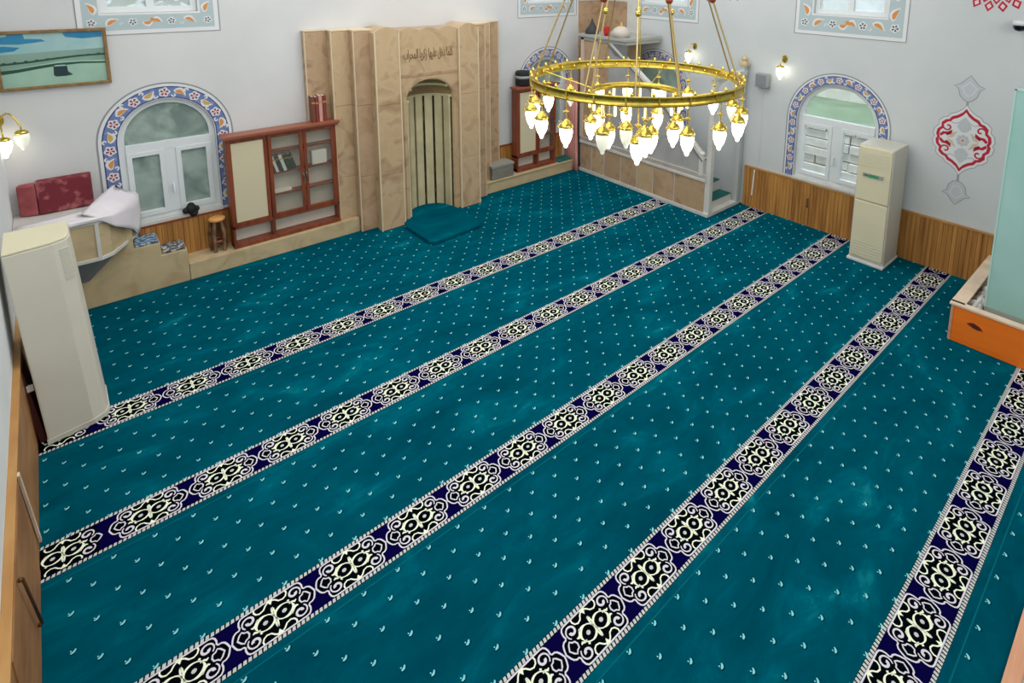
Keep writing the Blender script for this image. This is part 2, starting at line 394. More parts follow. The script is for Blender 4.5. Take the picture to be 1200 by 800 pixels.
def arched_border(parent, Mp, c, hw, s, sp, oh, v0=None):
    """white outer margin, blue band with flowers, leaves and white scrolls painted round the opening"""
    v0 = s if v0 is None else v0
    mb = MB()
    mb.prism(Mp, arch(c, oh, v0, sp), .0008, .002, [arch(c, hw, v0+1e-4, sp)], 0)
    mb.ribbon(Mp, arch_path(c, oh-.008, v0, sp), .016, .0032, 1)
    bo, bi = hw+(oh-hw)*.72, hw+.012
    mb.prism(Mp, arch(c, bo, v0, sp), .002, .0036, [arch(c, bi, v0+1e-4, sp)], 2)
    mb.ribbon(Mp, arch_path(c, bo, v0, sp), .010, .0046, 3)
    mb.ribbon(Mp, arch_path(c, bi, v0, sp), .010, .0046, 3)
    mid = (bo+bi)/2; bw = bo-bi
    path = arch_path(c, mid, v0, sp, n=60)
    _, tot = path_points(path, 10, 0)
    k = int(round(tot/(bw*2.55)/1))*2; k = k if k % 4 == 2 or True else k
    step = tot/k
    pts, _ = path_points(path, step, step*.5)
    # a flower sits on the crown: odd positions counted from the middle
    n = len(pts)
    for i, (u, v, tx, ty) in enumerate(pts):
        pass
    crown, _ = path_points(path, tot/2, tot/2)
    for j in range(-k, k+1):
        d = tot/2 + j*step
        if d < step*.3 or d > tot-step*.3: continue
        p, _ = path_points(path, 1e9, d)
        if not p: continue
        u, v, tx, ty = p[0]
        sgn = 1 if (j//2) % 2 == 0 else -1
        if j % 2 == 0:
            flower(mb, Mp, u, v, bw*.43, .0058, 0, 4, spin=j*.7)
        else:
            leaf(mb, Mp, u+ty*bw*.05*sgn, v-tx*bw*.05*sgn, tx+.35*ty*sgn, ty-.35*tx*sgn, bw*.80, bw*.34, .0056, 0, 5 if j % 4 == 1 else 6, .3*sgn)
            for q in (-1, 1):
                uu, vv = u+tx*q*bw*.42 - ty*bw*.30*sgn*q, v+ty*q*bw*.42 + tx*bw*.30*sgn*q
                mb.ribbon(Mp, curl(uu, vv, tx*q, ty*q, bw*.19, .8, sgn), bw*.13, .0052, 0)
                uu, vv = u+tx*q*bw*.40 + ty*bw*.33*sgn*q, v+ty*q*bw*.40 - tx*bw*.33*sgn*q
                mb.fan(Mp, [(uu+bw*.15*(tx*ca-ty*sa*.5), vv+bw*.15*(ty*ca+tx*sa*.5)) for ca, sa in [(cos(2*pi*z/8), sin(2*pi*z/8)) for z in range(8)]], .0052, 7)
    return mb.build('painted_border', [M_bluewhite, M_greyline, M_blue, M_navyp, M_purple_p, M_orange_p, M_gold_p, M_lilac], parent, fix=False)

def arched_window(idx, Mp, c, hw, s, sp, oh, pane_mat, trans, v0=None, depth=-.05):
    o = bpy.data.objects.new('window_%d' % idx, None); COL.objects.link(o); struct(o)
    arched_border(o, Mp, c, hw, s, sp, oh, v0)
    f = MB(); fw = .055
    f.prism(Mp, arch(c, hw-.001, s+.001, sp), depth-.06, depth, [arch(c, hw-fw, s+fw, sp, hw-fw)], 0)
    f.box(*_bx(Mp, c-hw+fw, c+hw-fw, trans-.045, trans+.045, depth-.05, depth+.012))
    f.box(*_bx(Mp, c-.05, c+.05, s+fw, trans-.045, depth-.05, depth+.010))
    f.build('window_frame', M_pvc, o, bevel=.004)
    for q in (-1, 1):
        a, b = (c-hw+fw, c-.05) if q < 0 else (c+.05, c+hw-fw)
        sash = MB().prism(Mp, rect(a, b, s+fw, trans-.045), depth-.045, depth+.02, [rect(a+.05, b-.05, s+fw+.055, trans-.045-.05)], 0).build('window_sash', M_pvc, o, bevel=.004)
        MB().prism(Mp, rect(a+.045, b-.045, s+fw+.05, trans-.09), depth-.024, depth-.02).build('pane', pane_mat, sash)
    fan_o = [(c-hw+fw-.005, trans+.04), (c+hw-fw+.005, trans+.04)] + [(c+(hw-fw+.005)*cos(t), sp+(hw-fw+.005)*sin(t)) for t in [pi*i/24 for i in range(25)]]
    MB().prism(Mp, fan_o, depth-.034, depth-.03).build('fanlight_pane', pane_mat, o)
    hd = MB(); p = Mp(c+.0, s+(trans-s)*.45, depth+.02); q = Mp(c+.0, s+(trans-s)*.45-.10, depth+.05)
    hd.tube([p, Mp(c, s+(trans-s)*.45, depth+.05), q], .009, 8); hd.build('handle', M_pvc, o)
    sl = MB().box(*_bx(Mp, c-hw-.001, c+hw+.001, s-.03, s+.005, -.14, .036)).build('window_sill', M_white_stone, o, bevel=.004)
    return o
def _bx(Mp, u0, u1, v0, v1, w0, w1):
    a = Mp(u0, v0, w0); b = Mp(u1, v1, w1)
    return (a[0], b[0], a[1], b[1], a[2], b[2])

def upper_window(idx, Mp, c, hw, s, t, oh, pane_mat):
    o = bpy.data.objects.new('window_%d' % idx, None); COL.objects.link(o); struct(o)
    bb = s-(oh-hw)*1.12; tt = t+(oh-hw)*1.12
    mb = MB()
    mb.prism(Mp, rect(c-oh, c+oh, bb, tt), .0008, .002, [rect(c-hw, c+hw, s, t)], 0)
    mb.ribbon(Mp, rect(c-oh+.006, c+oh-.006, bb+.006, tt-.006), .014, .0032, 1, closed=True)
    bo = oh-.055; bw = bo-hw-.02
    mb.prism(Mp, rect(c-bo, c+bo, bb+.055, tt-.055), .002, .0036, [rect(c-hw-.02, c+hw+.02, s-.02, t+.02)], 2)
    y = s-.02-bw*.5-.01; n = 7
    for i in range(n):
        u = c-bo+bw*.5 + (2*bo-bw)*i/(n-1)
        if i % 2 == 0 and i != 3:
            flower(mb, Mp, u, y, bw*.30, .005, 0, 3, i)
            disc(mb, Mp, u, y, bw*.07, .0075, 0)
        elif i == 3:
            for q in (-1, 1): leaf(mb, Mp, u+q*bw*.3, y, .96, q*-.28, bw*.62, bw*.26, .005, 0, 4, .4*q)
            disc(mb, Mp, u, y+bw*.16, bw*.15, .0066, 4)
        else:
            q = 1 if i < 3 else -1
            leaf(mb, Mp, u, y, .85, .5*q, bw*.78, bw*.28, .005, 0, 4, .3)
            mb.ribbon(Mp, curl(u+q*bw*.55, y-bw*.15, q, 0, bw*.16, .8, 1), bw*.05, .0048, 0)
    for side in (-1, 1):
        for i in range(5):
            v = s+.05+i*.22
            u = c+side*(hw+.02+bw*.5)
            if i % 2 == 0: leaf(mb, Mp, u, v, .45*side, .9, bw*.8, bw*.30, .005, 0, 4, .3*side)
            else: flower(mb, Mp, u, v, bw*.30, .005, 0, 3, i)
    mb.build('painted_border', [M_bluewhite, M_greyline, M_blueband, M_darkp, M_orange_p], o, fix=False)
    f = MB(); fw = .06; d = -.05
    f.prism(Mp, rect(c-hw+.001, c+hw-.001, s+.001, t-.001), d-.06, d, [rect(c-hw+fw, c-.035, s+fw, t-fw), rect(c+.035, c+hw-fw, s+fw, t-fw)], 0)
    f.build('window_frame', M_pvc, o, bevel=.004)
    for a, b in ((c-hw+fw-.004, c-.031), (c+.031, c+hw-fw+.004)):
        MB().prism(Mp, rect(a, b, s+fw-.004, t-fw+.004), d-.034, d-.03).build('pane', pane_mat, o)
    return o
arched_window(1, MQ, *LOWQ[0], M_pane_l, 1.50)
arched_window(2, MQ, *LOWQ[1], M_pane_l, 1.50)
arched_window(3, MR, *LOWR[0], M_pane_r, 1.52)
arched_window(4, MR, *LOWR[1], M_pane_l, 1.52)
upper_window(5, MQ, *UPQ[0], M_pane_u)
upper_window(6, MQ, *UPQ[1], M_pane_u)
upper_window(7, MR, *UPR[0], M_pane_u)
upper_window(8, MR, *UPR[1], M_pane_u)

# ------------------------------------------------------------------ wainscot (setting)
def wainscot(name, Mp, u0, u1, v0, top, w=.03, bw=.05, edge=True):
    o = bpy.data.objects.new(name, None); COL.objects.link(o); struct(o)
    mb = MB(); n = max(1, int(round((u1-u0)/bw))); st = (u1-u0)/n
    mb.box(*_bx(Mp, u0, u1, v0, top-.012, .0, w-.008), 1)
    for i in range(n):
        mb.box(*_bx(Mp, u0+i*st+.002, u0+(i+1)*st-.002, v0, top-.02, w-.008, w))
    mb.build('panel_boards', [M_wood, M_groove], o)
    MB().box(*_bx(Mp, u0, u1, top-.022, top, 0, w+.008)).build('top_rail', M_wood_red if edge else M_wood_light, o, bevel=.003)
    return o
wainscot('trim_1', MQ, .82, 2.62, .19, .635)
wainscot('trim_2', MQ, 5.50, 6.95, .19, .635)
w3 = wainscot('trim_3', MR, 2.10, 5.9, .0, .632, edge=False)
MB().tube([MR(3.13, .40, .03), MR(3.13, .40, .05), MR(3.13, .28, .05), MR(3.13, .28, .03)], .008, 6).build('door_handle', M_charcoal, w3)
# small pale rod leaning on the right wainscot by the stair
# left wall panelling: taller, deeper ledge
lw = bpy.data.objects.new('trim_4', None); COL.objects.link(lw); struct(lw)
FX = lambda z: -.061-.029*z/.66               # the panelling leans back a little
SL = lambda u, v, w: (u, w, v)
def slope_slab(y0, y1, z0, z1, o0, o1):
    return [(FX(z0)+o0, z0), (FX(z0)+o1, z0), (FX(z1)+o1, z1), (FX(z1)+o0, z1)], y0, y1
mb = MB()
mb.prism(SL, [(XL, .0045), (-.068, .0045), (-.097, .645), (XL, .645)], -9.0, .47, (), 1)
for i in range(9):
    y0 = .47-i*1.02
    q, a, b = slope_slab(y0-1.014, y0, .0045, .645, -.012, 0); mb.prism(SL, q, a, b)
mb.build('panel_boards', [M_oakl, M_groove], lw)
MB().box(XL, -.086, -9.0, .47, .645, .664).build('top_rail', M_wood_light, lw, bevel=.003)
q, a, b = slope_slab(-3.62, -2.47, .02, .635, 0, .006)
cb = MB().prism(SL, q, a, b).build('cupboard_door', M_oakl, lw)
h = MB(); h.tube([(FX(.13)+.004, -2.955, .13), (FX(.13)+.026, -2.955, .13), (FX(.61)+.026, -3.165, .61), (FX(.61)+.004, -3.165, .61)], .0065, 8)
h.sphere((FX(.61)+.018, -3.165, .61), .012, 8); h.sphere((FX(.13)+.018, -2.955, .13), .012, 8)
h.build('door_handle', mat('dark_bronze', (104, 66, 40), .4, metal=.5), cb)
st = MB(); p0, p1 = Vector((-.082, -2.43, .655)), Vector((-.052, -2.25, .05)); d = (p1-p0)
st.obox((p0+p1)/2, [d, (1, 0, .045), d.cross(Vector((1, 0, .045)))], (d.length/2, .006, .014)); st.build('diagonal_batten', M_creamledge, lw)

# ------------------------------------------------------------------ carpet
def build_carpet():
    mb = MB()
    x0, x1, y0, y1 = -.062, XR, -6.36, .775
    mb.box(x0, x1, y0, y1, -.05, 0, 0)
    # motif of the border, drawn once in local (u,v) then laid along every row
    P = .41756
    outline_q = [(0, .112), (.128, .112), (.144, .108), (.154, .096), (.158, .078), (.156, .060), (.162, .052), (.176, .051), (.188, .042), (.196, .026), (.204, 0)]
    full = outline_q + [(a, -b) for a, b in outline_q[-2::-1]] + [(-a, -b) for a, b in outline_q[1:]] + [(-a, b) for a, b in outline_q[-2:0:-1]]
    strokes = []  # (pts,width,mat,closed)
    strokes.append((full, .0085, 4, True))
    polys = []
    def ell(c, rx, ry, th, a0=0, a1=2*pi, n=16, close=True):
        o = []
        for i in range(n if close else n+1):
            a = a0+(a1-a0)*i/n; x, y = rx*cos(a), ry*sin(a)
            o.append((c[0]+x*cos(th)-y*sin(th), c[1]+x*sin(th)+y*cos(th)))
        return o
    for sx in (1, -1):
        c = (sx*.047, 0)
        strokes.append((ell(c, .044, .041, .3), .0065, 5, True))
        def cresc(a0, a1, th_):
            o = []; i_ = []
            for k in range(11):
                a = a0+(a1-a0)*k/10; t_ = th_*sin(pi*k/10)
                o.append((c[0]+(.046+t_*.55)*cos(a), c[1]+(.043+t_*.55)*sin(a))); i_.append((c[0]+(.046-t_*.45-.003)*cos(a), c[1]+(.043-t_*.45-.003)*sin(a)))
            return o+i_[::-1]
        h0 = 0 if sx > 0 else pi
        polys.append((cresc(h0-.62*pi, h0+.12*pi, .016), 5)); polys.append((cresc(h0+.38*pi, h0+1.02*pi, .009), 5))
        polys.append((ell(c, .013, .012, .4, n=7), 6))
        for sy in (1, -1):
            # big comma-shaped scrolls
            cx_, cy_ = sx*.112, sy*.064
            sp = []
            for i in range(18):
                t = i/17; a = 2*pi*1.15*t-.9; r = .036*(1-.74*t)
                sp.append((cx_+sx*r*cos(a), cy_+sy*r*sin(a)))
            strokes.append((sp, [.006+.010*(i/17) for i in range(18)], 4, False))
            # arcs rising from the middle of the long edge and clasping the rounds
            strokes.append(([(sx*.004, sy*.108), (sx*.024, sy*.094), (sx*.038, sy*.076), (sx*.058, sy*.070), (sx*.074, sy*.078), (sx*.082, sy*.094), (sx*.080, sy*.108)], .008, 5, False))
            strokes.append(([(0, sy*.004), (sx*.006, sy*.026), (sx*.004, sy*.050), (0, sy*.062)], .009, 5, False))
            strokes.append(([(sx*.076, sy*.020), (sx*.090, sy*.022), (sx*.104, sy*.014), (sx*.112, sy*.020)], [.006, .010, .012, .006], 5, False))
            polys.append(([(sx*.084, sy*.040), (sx*.076, sy*.048), (sx*.070, sy*.042), (sx*.078, sy*.034)][::sx*sy], 5))
        # wavy bud in the pointed end
        bx = sx*.150
        strokes.append(([(bx-sx*.026, 0), (bx-sx*.020, .018), (bx-sx*.006, .022), (bx+sx*.004, .034), (bx+sx*.016, .024), (bx+sx*.030, 0), (bx+sx*.016, -.024), (bx+sx*.004, -.034), (bx-sx*.006, -.022), (bx-sx*.020, -.018)], .008, 4, True))
    for sy in (1, -1):
        polys.append(([(-.016, sy*.110), (.016, sy*.110), (0, sy*.080)][::sy], 5))
    phase = [.6786, .2504, .6582, 1.908, 3.200]
    HW, BW = .117, .024                        # half width of the navy band, width of each beaded edge
    for r in range(5):
        yc = -1.2*(r+1)+(-.0015, .006, -.008, -.007, .002)[r]
        mb.flat(MF, rect(x0, x1, yc-HW-BW, yc+HW+BW), .0008, 7)
        mb.flat(MF, rect(x0, x1, yc-HW, yc+HW), .0014, 2)
        # beads: little leaning lozenges
        nb = int((x1-x0)/.0232)
        for k in range(nb):
            u = x0+.0232*(k+.5)
            for sy in (1, -1):
                v = yc+sy*(HW+BW*.5)
                mb.fan(MF, [(u-.0105, v-BW*.42), (u+.006, v-BW*.46), (u+.0095, v+BW*.42), (u-.004, v+BW*.46)], .0016, 6)
        n0 = math.ceil((x0-phase[r]-.02)/P-.5)
        for k in range(n0, 40):
            cu = phase[r]+P*(k+.5)
            if cu > x1+.2: break
            clip = lambda p: (min(max(p[0]+cu, x0), x1), p[1]+yc)
            if cu-.19 > x1 or cu+.19 < x0: continue
            if cu-.205 > x0 and cu+.205 < x1: mb.flat(MF, [(p[0]+cu, p[1]+yc) for p in full], .0020, 3)
            else: mb.flat(MF, rect(max(cu-.16, x0), min(cu+.16, x1), yc-.112, yc+.112), .0020, 3)
            for pts, wd, mi, cl in strokes:
                q = [(p[0]+cu, p[1]+yc) for p in pts]
                if min(p[0] for p in q) < x0+.004 or max(p[0] for p in q) > x1-.004: continue
                mb.ribbon(MF, q, wd, .0026 if mi == 4 else .0030, mi, cl)
            for pts, mi in polys:
                q = [(p[0]+cu, p[1]+yc) for p in pts]
                if min(p[0] for p in q) < x0 or max(p[0] for p in q) > x1: continue
                mb.flat(MF, q, .0034, mi)
        # woven seam of the roll just below each border
        mb.flat(MF, rect(x0, x1, yc-HW-BW-.050, yc-HW-BW-.042), .0006, 9)
    # sprigs in staggered rows
    ph0 = {0: .03, 1: .17, 2: .06, 3: .070, 4: -.034, 5: .05}
    for r in range(6):
        base = -1.2*r
        for n in range(8):
            off = -.215-.12*n
            y = base+off
            if y > y1-.03 or y < y0+.03: continue
            if r == 0 and n < 0: continue
            xx = ph0[r] + (.1 if n % 2 else 0)
            for k in range(-1, 42):
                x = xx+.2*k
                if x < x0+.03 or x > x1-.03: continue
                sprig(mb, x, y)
    for n in range(1, 9):                       # rows in front of the wall
        y = -.215+.12*n
        if y > y1-.04: continue
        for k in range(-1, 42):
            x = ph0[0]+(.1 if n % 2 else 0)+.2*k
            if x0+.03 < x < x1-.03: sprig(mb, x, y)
    return mb.build('prayer_carpet', [M_teal, M_dot, M_navy, M_ink, M_line, M_creamc, M_bead, M_beadbg, M_dotdk, M_seam], fix=False)
def sprig(mb, x, y):
    x, y = x, y
    c = [(-.015, -.005), (-.011, -.012), (-.001, -.013), (.009, -.008), (.016, .003), (.016, .012), (.010, .013), (.003, .005), (-.006, .001)]
    mb.flat(MF, [(x+a*.82, y+b*.82) for a, b in c], .0014, 1)
    mb.fan(MF, [(x-.012, y+.006), (x-.006, y+.004), (x-.005, y+.011), (x-.011, y+.013)], .0014, 1)
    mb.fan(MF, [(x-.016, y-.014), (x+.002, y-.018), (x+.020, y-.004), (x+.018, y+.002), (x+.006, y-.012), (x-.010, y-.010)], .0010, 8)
cp = build_carpet()
tag(cp, 'teal wall-to-wall prayer carpet with five navy patterned row borders and pale sprigs', 'carpet')

# ------------------------------------------------------------------ mihrab
mh = thing('mihrab', 'tall stepped tan marble prayer niche in the front wall with vertical slats', 'prayer niche', (4.11, .85, 0))
def crest(u0, u1, z, humps, hh, n=8):
    o = []
    st = (u1-u0)/humps
    for h_ in range(humps):
        for i in range(n+1):
            t = i/n
            o.append((u0+st*(h_+t), z+hh*sin(pi*t)**.8))
    return o[::-1]
YM = YQ-.004
for name, a, b, y, m, zb, yb, zc in (('outer_step', 2.63, 5.53, 1.0, M_marble2, .192, YM, .012), ('middle_step', 2.90, 5.27, .86, M_marble, .192, .999, .015), ('inner_step', 3.125, 5.095, .72, M_marble3, .0045, .859, .018)):
    for u0, u1 in ((a, 3.40), (4.82, b)):
        mb = MB()
        for z0, z1 in ((zb, .76), (.764, 1.72), (1.724, 2.69)): mb.box(u0, u1, y, yb, z0, z1)
        if u0 == a: mb.box(u0-.006, u0+.012, y-.004, y+.02, zb, 2.69, 1)
        else: mb.box(u1-.012, u1+.006, y-.004, y+.02, zb, 2.69, 1)
        mb.box(u0-.006, u1+.006, y-.006, yb, 2.688, 2.69+zc, 1)
        mb.build(name, [m, M_grout], mh, bevel=.004, seg=1)
MB().box(3.40, 4.82, .64, YM, 2.02, 2.675).build('core_block', M_marble2, mh)
for u0, u1 in ((3.335, 3.665), (4.555, 4.875)):
    mb = MB()
    mb.box(u0, u1, .56, .98, .0045, .77); mb.box(u0, u1, .56, .98, .774, 1.72)
    mb.prism(MY(.56), [(u0, 1.724), (u1, 1.724), (u1, 2.67)] + crest(u0, u1, 2.67, 1, .07) [0:] + [(u0, 2.67)], -.42, 0, (), 0)
    mb.box(u0-.004, u0+.010, .553, .58, 0, 2.67, 1); mb.box(u1-.010, u1+.004, .553, .58, 0, 2.67, 1)
    mb.build('pilaster', [M_marble, M_grout], mh, fix=True)
# centre panel with the niche opening
NC, NH, NS, NR = 4.11, .35, 1.72, .27
mb = MB()
mb.prism(MY(.605), [(3.665, .0045), (4.555, .0045), (4.555, 2.66)] + crest(3.68, 4.54, 2.66, 3, .05) + [(3.665, 2.66)], -.03, 0, [arch(NC, NH, .005, NS, NR)], 0)
mb.prism(MY(.605), [(3.665, 2.05), (4.555, 2.05), (4.555, 2.09), (3.665, 2.09)], 0, .008, (), 1)
mb.ribbon(MY(.60), arch_path(NC, NH+.03, .06, NS, NR+.03), .03, .0055, 0)
mb.build('centre_panel', [M_marble, M_marble2], mh)
# concave niche
mb = MB(); n = 20
def npt(a, k=1.0): return (NC-NH*k*cos(a), .63+.36*k*sin(a))
vs = []; fs = []
for i in range(n+1):
    x, y = npt(pi*i/n); vs += [(x, y, .005), (x, y, NS)]
for i in range(n): fs.append((2*i, 2*i+2, 2*i+3, 2*i+1))
mb.add(vs, fs, 0, True)
rings = []
for j in range(9):
    t = j/8*pi/2
    rings.append([(NC-NH*cos(t)*cos(pi*i/n), .63+.36*cos(t)*sin(pi*i/n), NS+NR*sin(t)) for i in range(n+1)])
vs = [p for r in rings for p in r]; fs = []
for j in range(8):
    for i in range(n): fs.append((j*(n+1)+i, j*(n+1)+i+1, (j+1)*(n+1)+i+1, (j+1)*(n+1)+i))
mb.add(vs, fs, 1, True)
mb.build('niche', [M_niche_dark, M_niche_tan], mh, fix=False)
for i in range(7):
    a0 = pi*(i+.12)/7; a1 = pi*(i+.88)/7
    mb = MB(); seg = 4
    out = [(NC-(NH-.012)*cos(a0+(a1-a0)*k/seg), .63+(.36-.012)*sin(a0+(a1-a0)*k/seg)) for k in range(seg+1)]
    inn = [(NC-(NH-.045)*cos(a0+(a1-a0)*k/seg), .63+(.36-.045)*sin(a0+(a1-a0)*k/seg)) for k in range(seg, -1, -1)]
    mb.prism(lambda u, v, w: (u, v, w), out+inn, .04, NS-.03)
    mb.build('slat', M_slat, mh)
for zz, k in ((NS-.03, 1.0), (NS+.13, .88)):
    mb = MB(); n = 18
    prof = []
    for i in range(n+1):
        a = pi*i/n
        prof.append([(NC-NH*k*cos(a), .63+.36*k*sin(a)), (NC-(NH*k-.05)*cos(a), .63+(.36*k-.05)*sin(a))])
    vs = []; fs = []
    for p, q in prof: vs += [(p[0], p[1], zz), (q[0], q[1], zz), (q[0], q[1], zz+.035), (p[0], p[1], zz+.035)]
    for i in range(n):
        b = 4*i
        for e in range(4): fs.append((b+e, b+(e+1) % 4, b+4+(e+1) % 4, b+4+e))
    fs += [(0, 1, 2, 3), (4*n+3, 4*n+2, 4*n+1, 4*n)]
    mb.add(vs, fs); mb.build('moulding', M_slat, mh)
# carved inscription over the arch (joined letter forms, laid right to left)
FORMS = {'ا': (0xFE8D, 0xFE8E, None, None), 'ب': (0xFE8F, 0xFE90, 0xFE91, 0xFE92), 'ح': (0xFEA1, 0xFEA2, 0xFEA3, 0xFEA4), 'خ': (0xFEA5, 0xFEA6, 0xFEA7, 0xFEA8),
         'د': (0xFEA9, 0xFEAA, None, None), 'ر': (0xFEAD, 0xFEAE, None, None), 'ز': (0xFEAF, 0xFEB0, None, None), 'ع': (0xFEC9, 0xFECA, 0xFECB, 0xFECC),
         'ك': (0xFED9, 0xFEDA, 0xFEDB, 0xFEDC), 'ل': (0xFEDD, 0xFEDE, 0xFEDF, 0xFEE0), 'م': (0xFEE1, 0xFEE2, 0xFEE3, 0xFEE4), 'ه': (0xFEE9, 0xFEEA, 0xFEEB, 0xFEEC), 'ي': (0xFEF1, 0xFEF2, 0xFEF3, 0xFEF4)}
def shape(txt):
    out = []
    for i, ch in enumerate(txt):
        if ch not in FORMS: out.append(ch); continue
        pv = i > 0 and txt[i-1] in FORMS and FORMS[txt[i-1]][2] is not None
        nx = i+1 < len(txt) and txt[i+1] in FORMS and FORMS[ch][2] is not None
        out.append(chr(FORMS[ch][3 if pv and nx else 1 if pv else 2 if nx else 0]))
    return ''.join(reversed(out))
cu = bpy.data.curves.new('inscription', 'FONT'); cu.body = shape('كلما دخل عليها زكريا المحراب')
cu.size = .2; cu.align_x = 'CENTER'; cu.align_y = 'CENTER'; cu.extrude = .004
tmp = bpy.data.objects.new('inscription', cu); COL.objects.link(tmp)
dg = bpy.context.evaluated_depsgraph_get()
me = bpy.data.meshes.new_from_object(tmp.evaluated_get(dg)); bpy.data.objects.remove(tmp)
ob = bpy.data.objects.new('inscription', me); COL.objects.link(ob)
xs = [v.co.x for v in me.vertices]; ys = [v.co.y for v in me.vertices]
if xs:
    sx = .74/(max(xs)-min(xs)); sy = .17/(max(ys)-min(ys)); mx = (max(xs)+min(xs))/2; my = (max(ys)+min(ys))/2
    for v in me.vertices: v.co = Vector(((v.co.x-mx)*sx, -v.co.z-.245-.003, (v.co.y-my)*sy+2.34))
me.materials.clear(); me.materials.append(M_engrave); ob.parent = mh
# prayer pad in the niche
pad = MB().prism(MF, [(3.77, .93), (3.60, .40), (3.62, -.22), (3.68, -.26), (4.36, -.20), (4.44, -.14), (4.46, .45), (4.45, .60)] +
                 [(NC+.335*cos(pi*i/10), .62+.33*sin(pi*i/10)) for i in range(1, 10)], .003, .05).build('prayer_pad', M_teal, bevel=.012)
tag(pad, 'teal carpet pad lying in the mouth of the marble niche', 'prayer rug')

# ------------------------------------------------------------------ marble benches and preacher's seat
bn = MB().box(1.205, 3.12, .775, YQ-.002, .0, .19).build('marble_bench', M_marble4, bevel=.006)
tag(bn, 'low beige marble ledge under the left bookcase', 'bench')
br = MB(); br.box(5.10, 6.98, .775, YQ-.002, 0, .17); br.box(5.10, 6.99, .760, YQ-.002, .17, .19)
tag(br.build('marble_bench', M_marble4, bevel=.006), 'low beige marble ledge right of the niche carrying the right bookcase', 'bench')
pl = thing('preacher_seat', 'raised beige marble preacher seat with steps in the left corner', 'pulpit', (.4, .8, 0))
mb = MB(); mb.prism(MY(.775), [(XL+.01, 0), (1.20, 0), (1.20, .37), (.965, .37), (.965, .52), (.74, .52), (.74, .95), (XL+.01, .95)], -.32, 0)
mb.build('stepped_base', M_marble4, pl, bevel=.006)
# projecting polygonal box with a sloping grey underside
po = [(XL+.003, .50), (.46, .50), (.56, .56), (.78, .92), (.80, YQ-.005), (XL+.003, YQ-.005)]
pu = [(XL+.02, .76), (.30, .76), (.36, .77), (.50, .95), (.52, YQ-.005), (XL+.02, YQ-.005)]
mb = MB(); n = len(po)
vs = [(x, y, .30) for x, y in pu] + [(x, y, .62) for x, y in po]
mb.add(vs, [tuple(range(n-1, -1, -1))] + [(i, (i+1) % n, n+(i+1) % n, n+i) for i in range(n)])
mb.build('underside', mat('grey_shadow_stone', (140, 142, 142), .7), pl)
mb = MB(); mb.prism(MF, po, .62, .98)
mb.build('parapet_box', M_marble4, pl)
mb = MB(); mb.prism(MF, [(x*1.0+(.012 if x > .4 else 0), y-(.012 if y < .9 else 0)) for x, y in po], .98, 1.03, [], 0); mb.prism(MF, [(x+(.01 if x > .4 else 0), y-(.01 if y < .9 else 0)) for x, y in po], .60, .635)
mb.build('coping', M_white_stone, pl, bevel=.004)
MB().box(.445, .475, .488, .505, .635, .98).build('corner_strip', M_white_stone, pl)
tag(MB().prism(MF, rect(.985, 1.19, .80, 1.06), .372, .392).build('step_mat', M_mat_grey, bevel=.005), 'speckled grey mat on the lower marble step', 'mat')
tag(MB().prism(MF, rect(.755, .955, .79, 1.06), .522, .542).build('step_mat', M_mat_blue, bevel=.005), 'blue patterned mat on the upper marble step', 'mat')
# white cloth thrown over the seat's rim
def cloth():
    mb = MB(); nu, nv = 26, 12
    # rim line followed by the cloth (x,y), hangs by an amount that grows to the corner
    rim = [(-.10, .478), (.20, .478), (.465, .478), (.59, .545), (.745, .79), (.825, .92), (.835, 1.06)]
    def rimp(t):
        k = t*(len(rim)-1); i = min(int(k), len(rim)-2); f = k-i
        return (rim[i][0]+(rim[i+1][0]-rim[i][0])*f, rim[i][1]+(rim[i+1][1]-rim[i][1])*f)
    vs = []
    for i in range(nu+1):
        t = i/nu; x, y = rimp(t)
        nx, ny = (0, -1) if t < .36 else (.80, -.55) if t < .84 else (1, 0)
        drop = .025 + .03*t + (.36*max(0, (t-.36)/.40)**1.15 if t < .76 else .36*(1-(t-.76)/.24*.40))
        back = .22 + .12*sin(t*5)*.2
        for j in range(nv+1):
            s_ = j/nv
            if s_ < .55:
                q = 1-s_/.55; zz = 1.045+.012*sin(9*t+5*q)+.010*q + (.14*sin(pi*.75*min(1, max(0, (t-.42)/.48)))*q)
                vs.append((x-nx*back*q*(.9 if nx else 1), y-ny*back*q, zz))
            else:
                q = (s_-.55)/.45
                vs.append((x+nx*(.016+.012*sin(13*t)*q), y+ny*(.016+.012*sin(13*t)*q), 1.045-drop*q))
    fs = [(i*(nv+1)+j, (i+1)*(nv+1)+j, (i+1)*(nv+1)+j+1, i*(nv+1)+j+1) for i in range(nu) for j in range(nv)]
    mb.add(vs, fs, 0, True)
    o = mb.build('white_cloth', M_white_cloth, fix=False)
    sd = o.modifiers.new('thick', 'SOLIDIFY'); sd.thickness = .006; sd.offset = 1
    return o
tag(cloth(), 'white cloth draped over the rim of the marble preacher seat', 'cloth')
cs = thing('back_cushion', 'dark red brocade back cushion propped against the wall on the preacher seat', 'cushion', (.2, 1.0, 1.03))
mb = MB(); A = [(-.06, .975), (.06, .93), (.475, .93), (.485, 1.06), (-.05, 1.06)]
mb.prism(MF, [(.065, .935), (.475, .935), (.485, 1.06), (.065, 1.06)], 1.035, 1.365); mb.build('front_face', M_redcloth, cs, bevel=.02, seg=3)
mb = MB(); mb.prism(MF, [(-.075, .985), (.062, .938), (.062, 1.06), (-.06, 1.06)], 1.035, 1.345); mb.build('side_face', M_redside, cs, bevel=.02, seg=3)

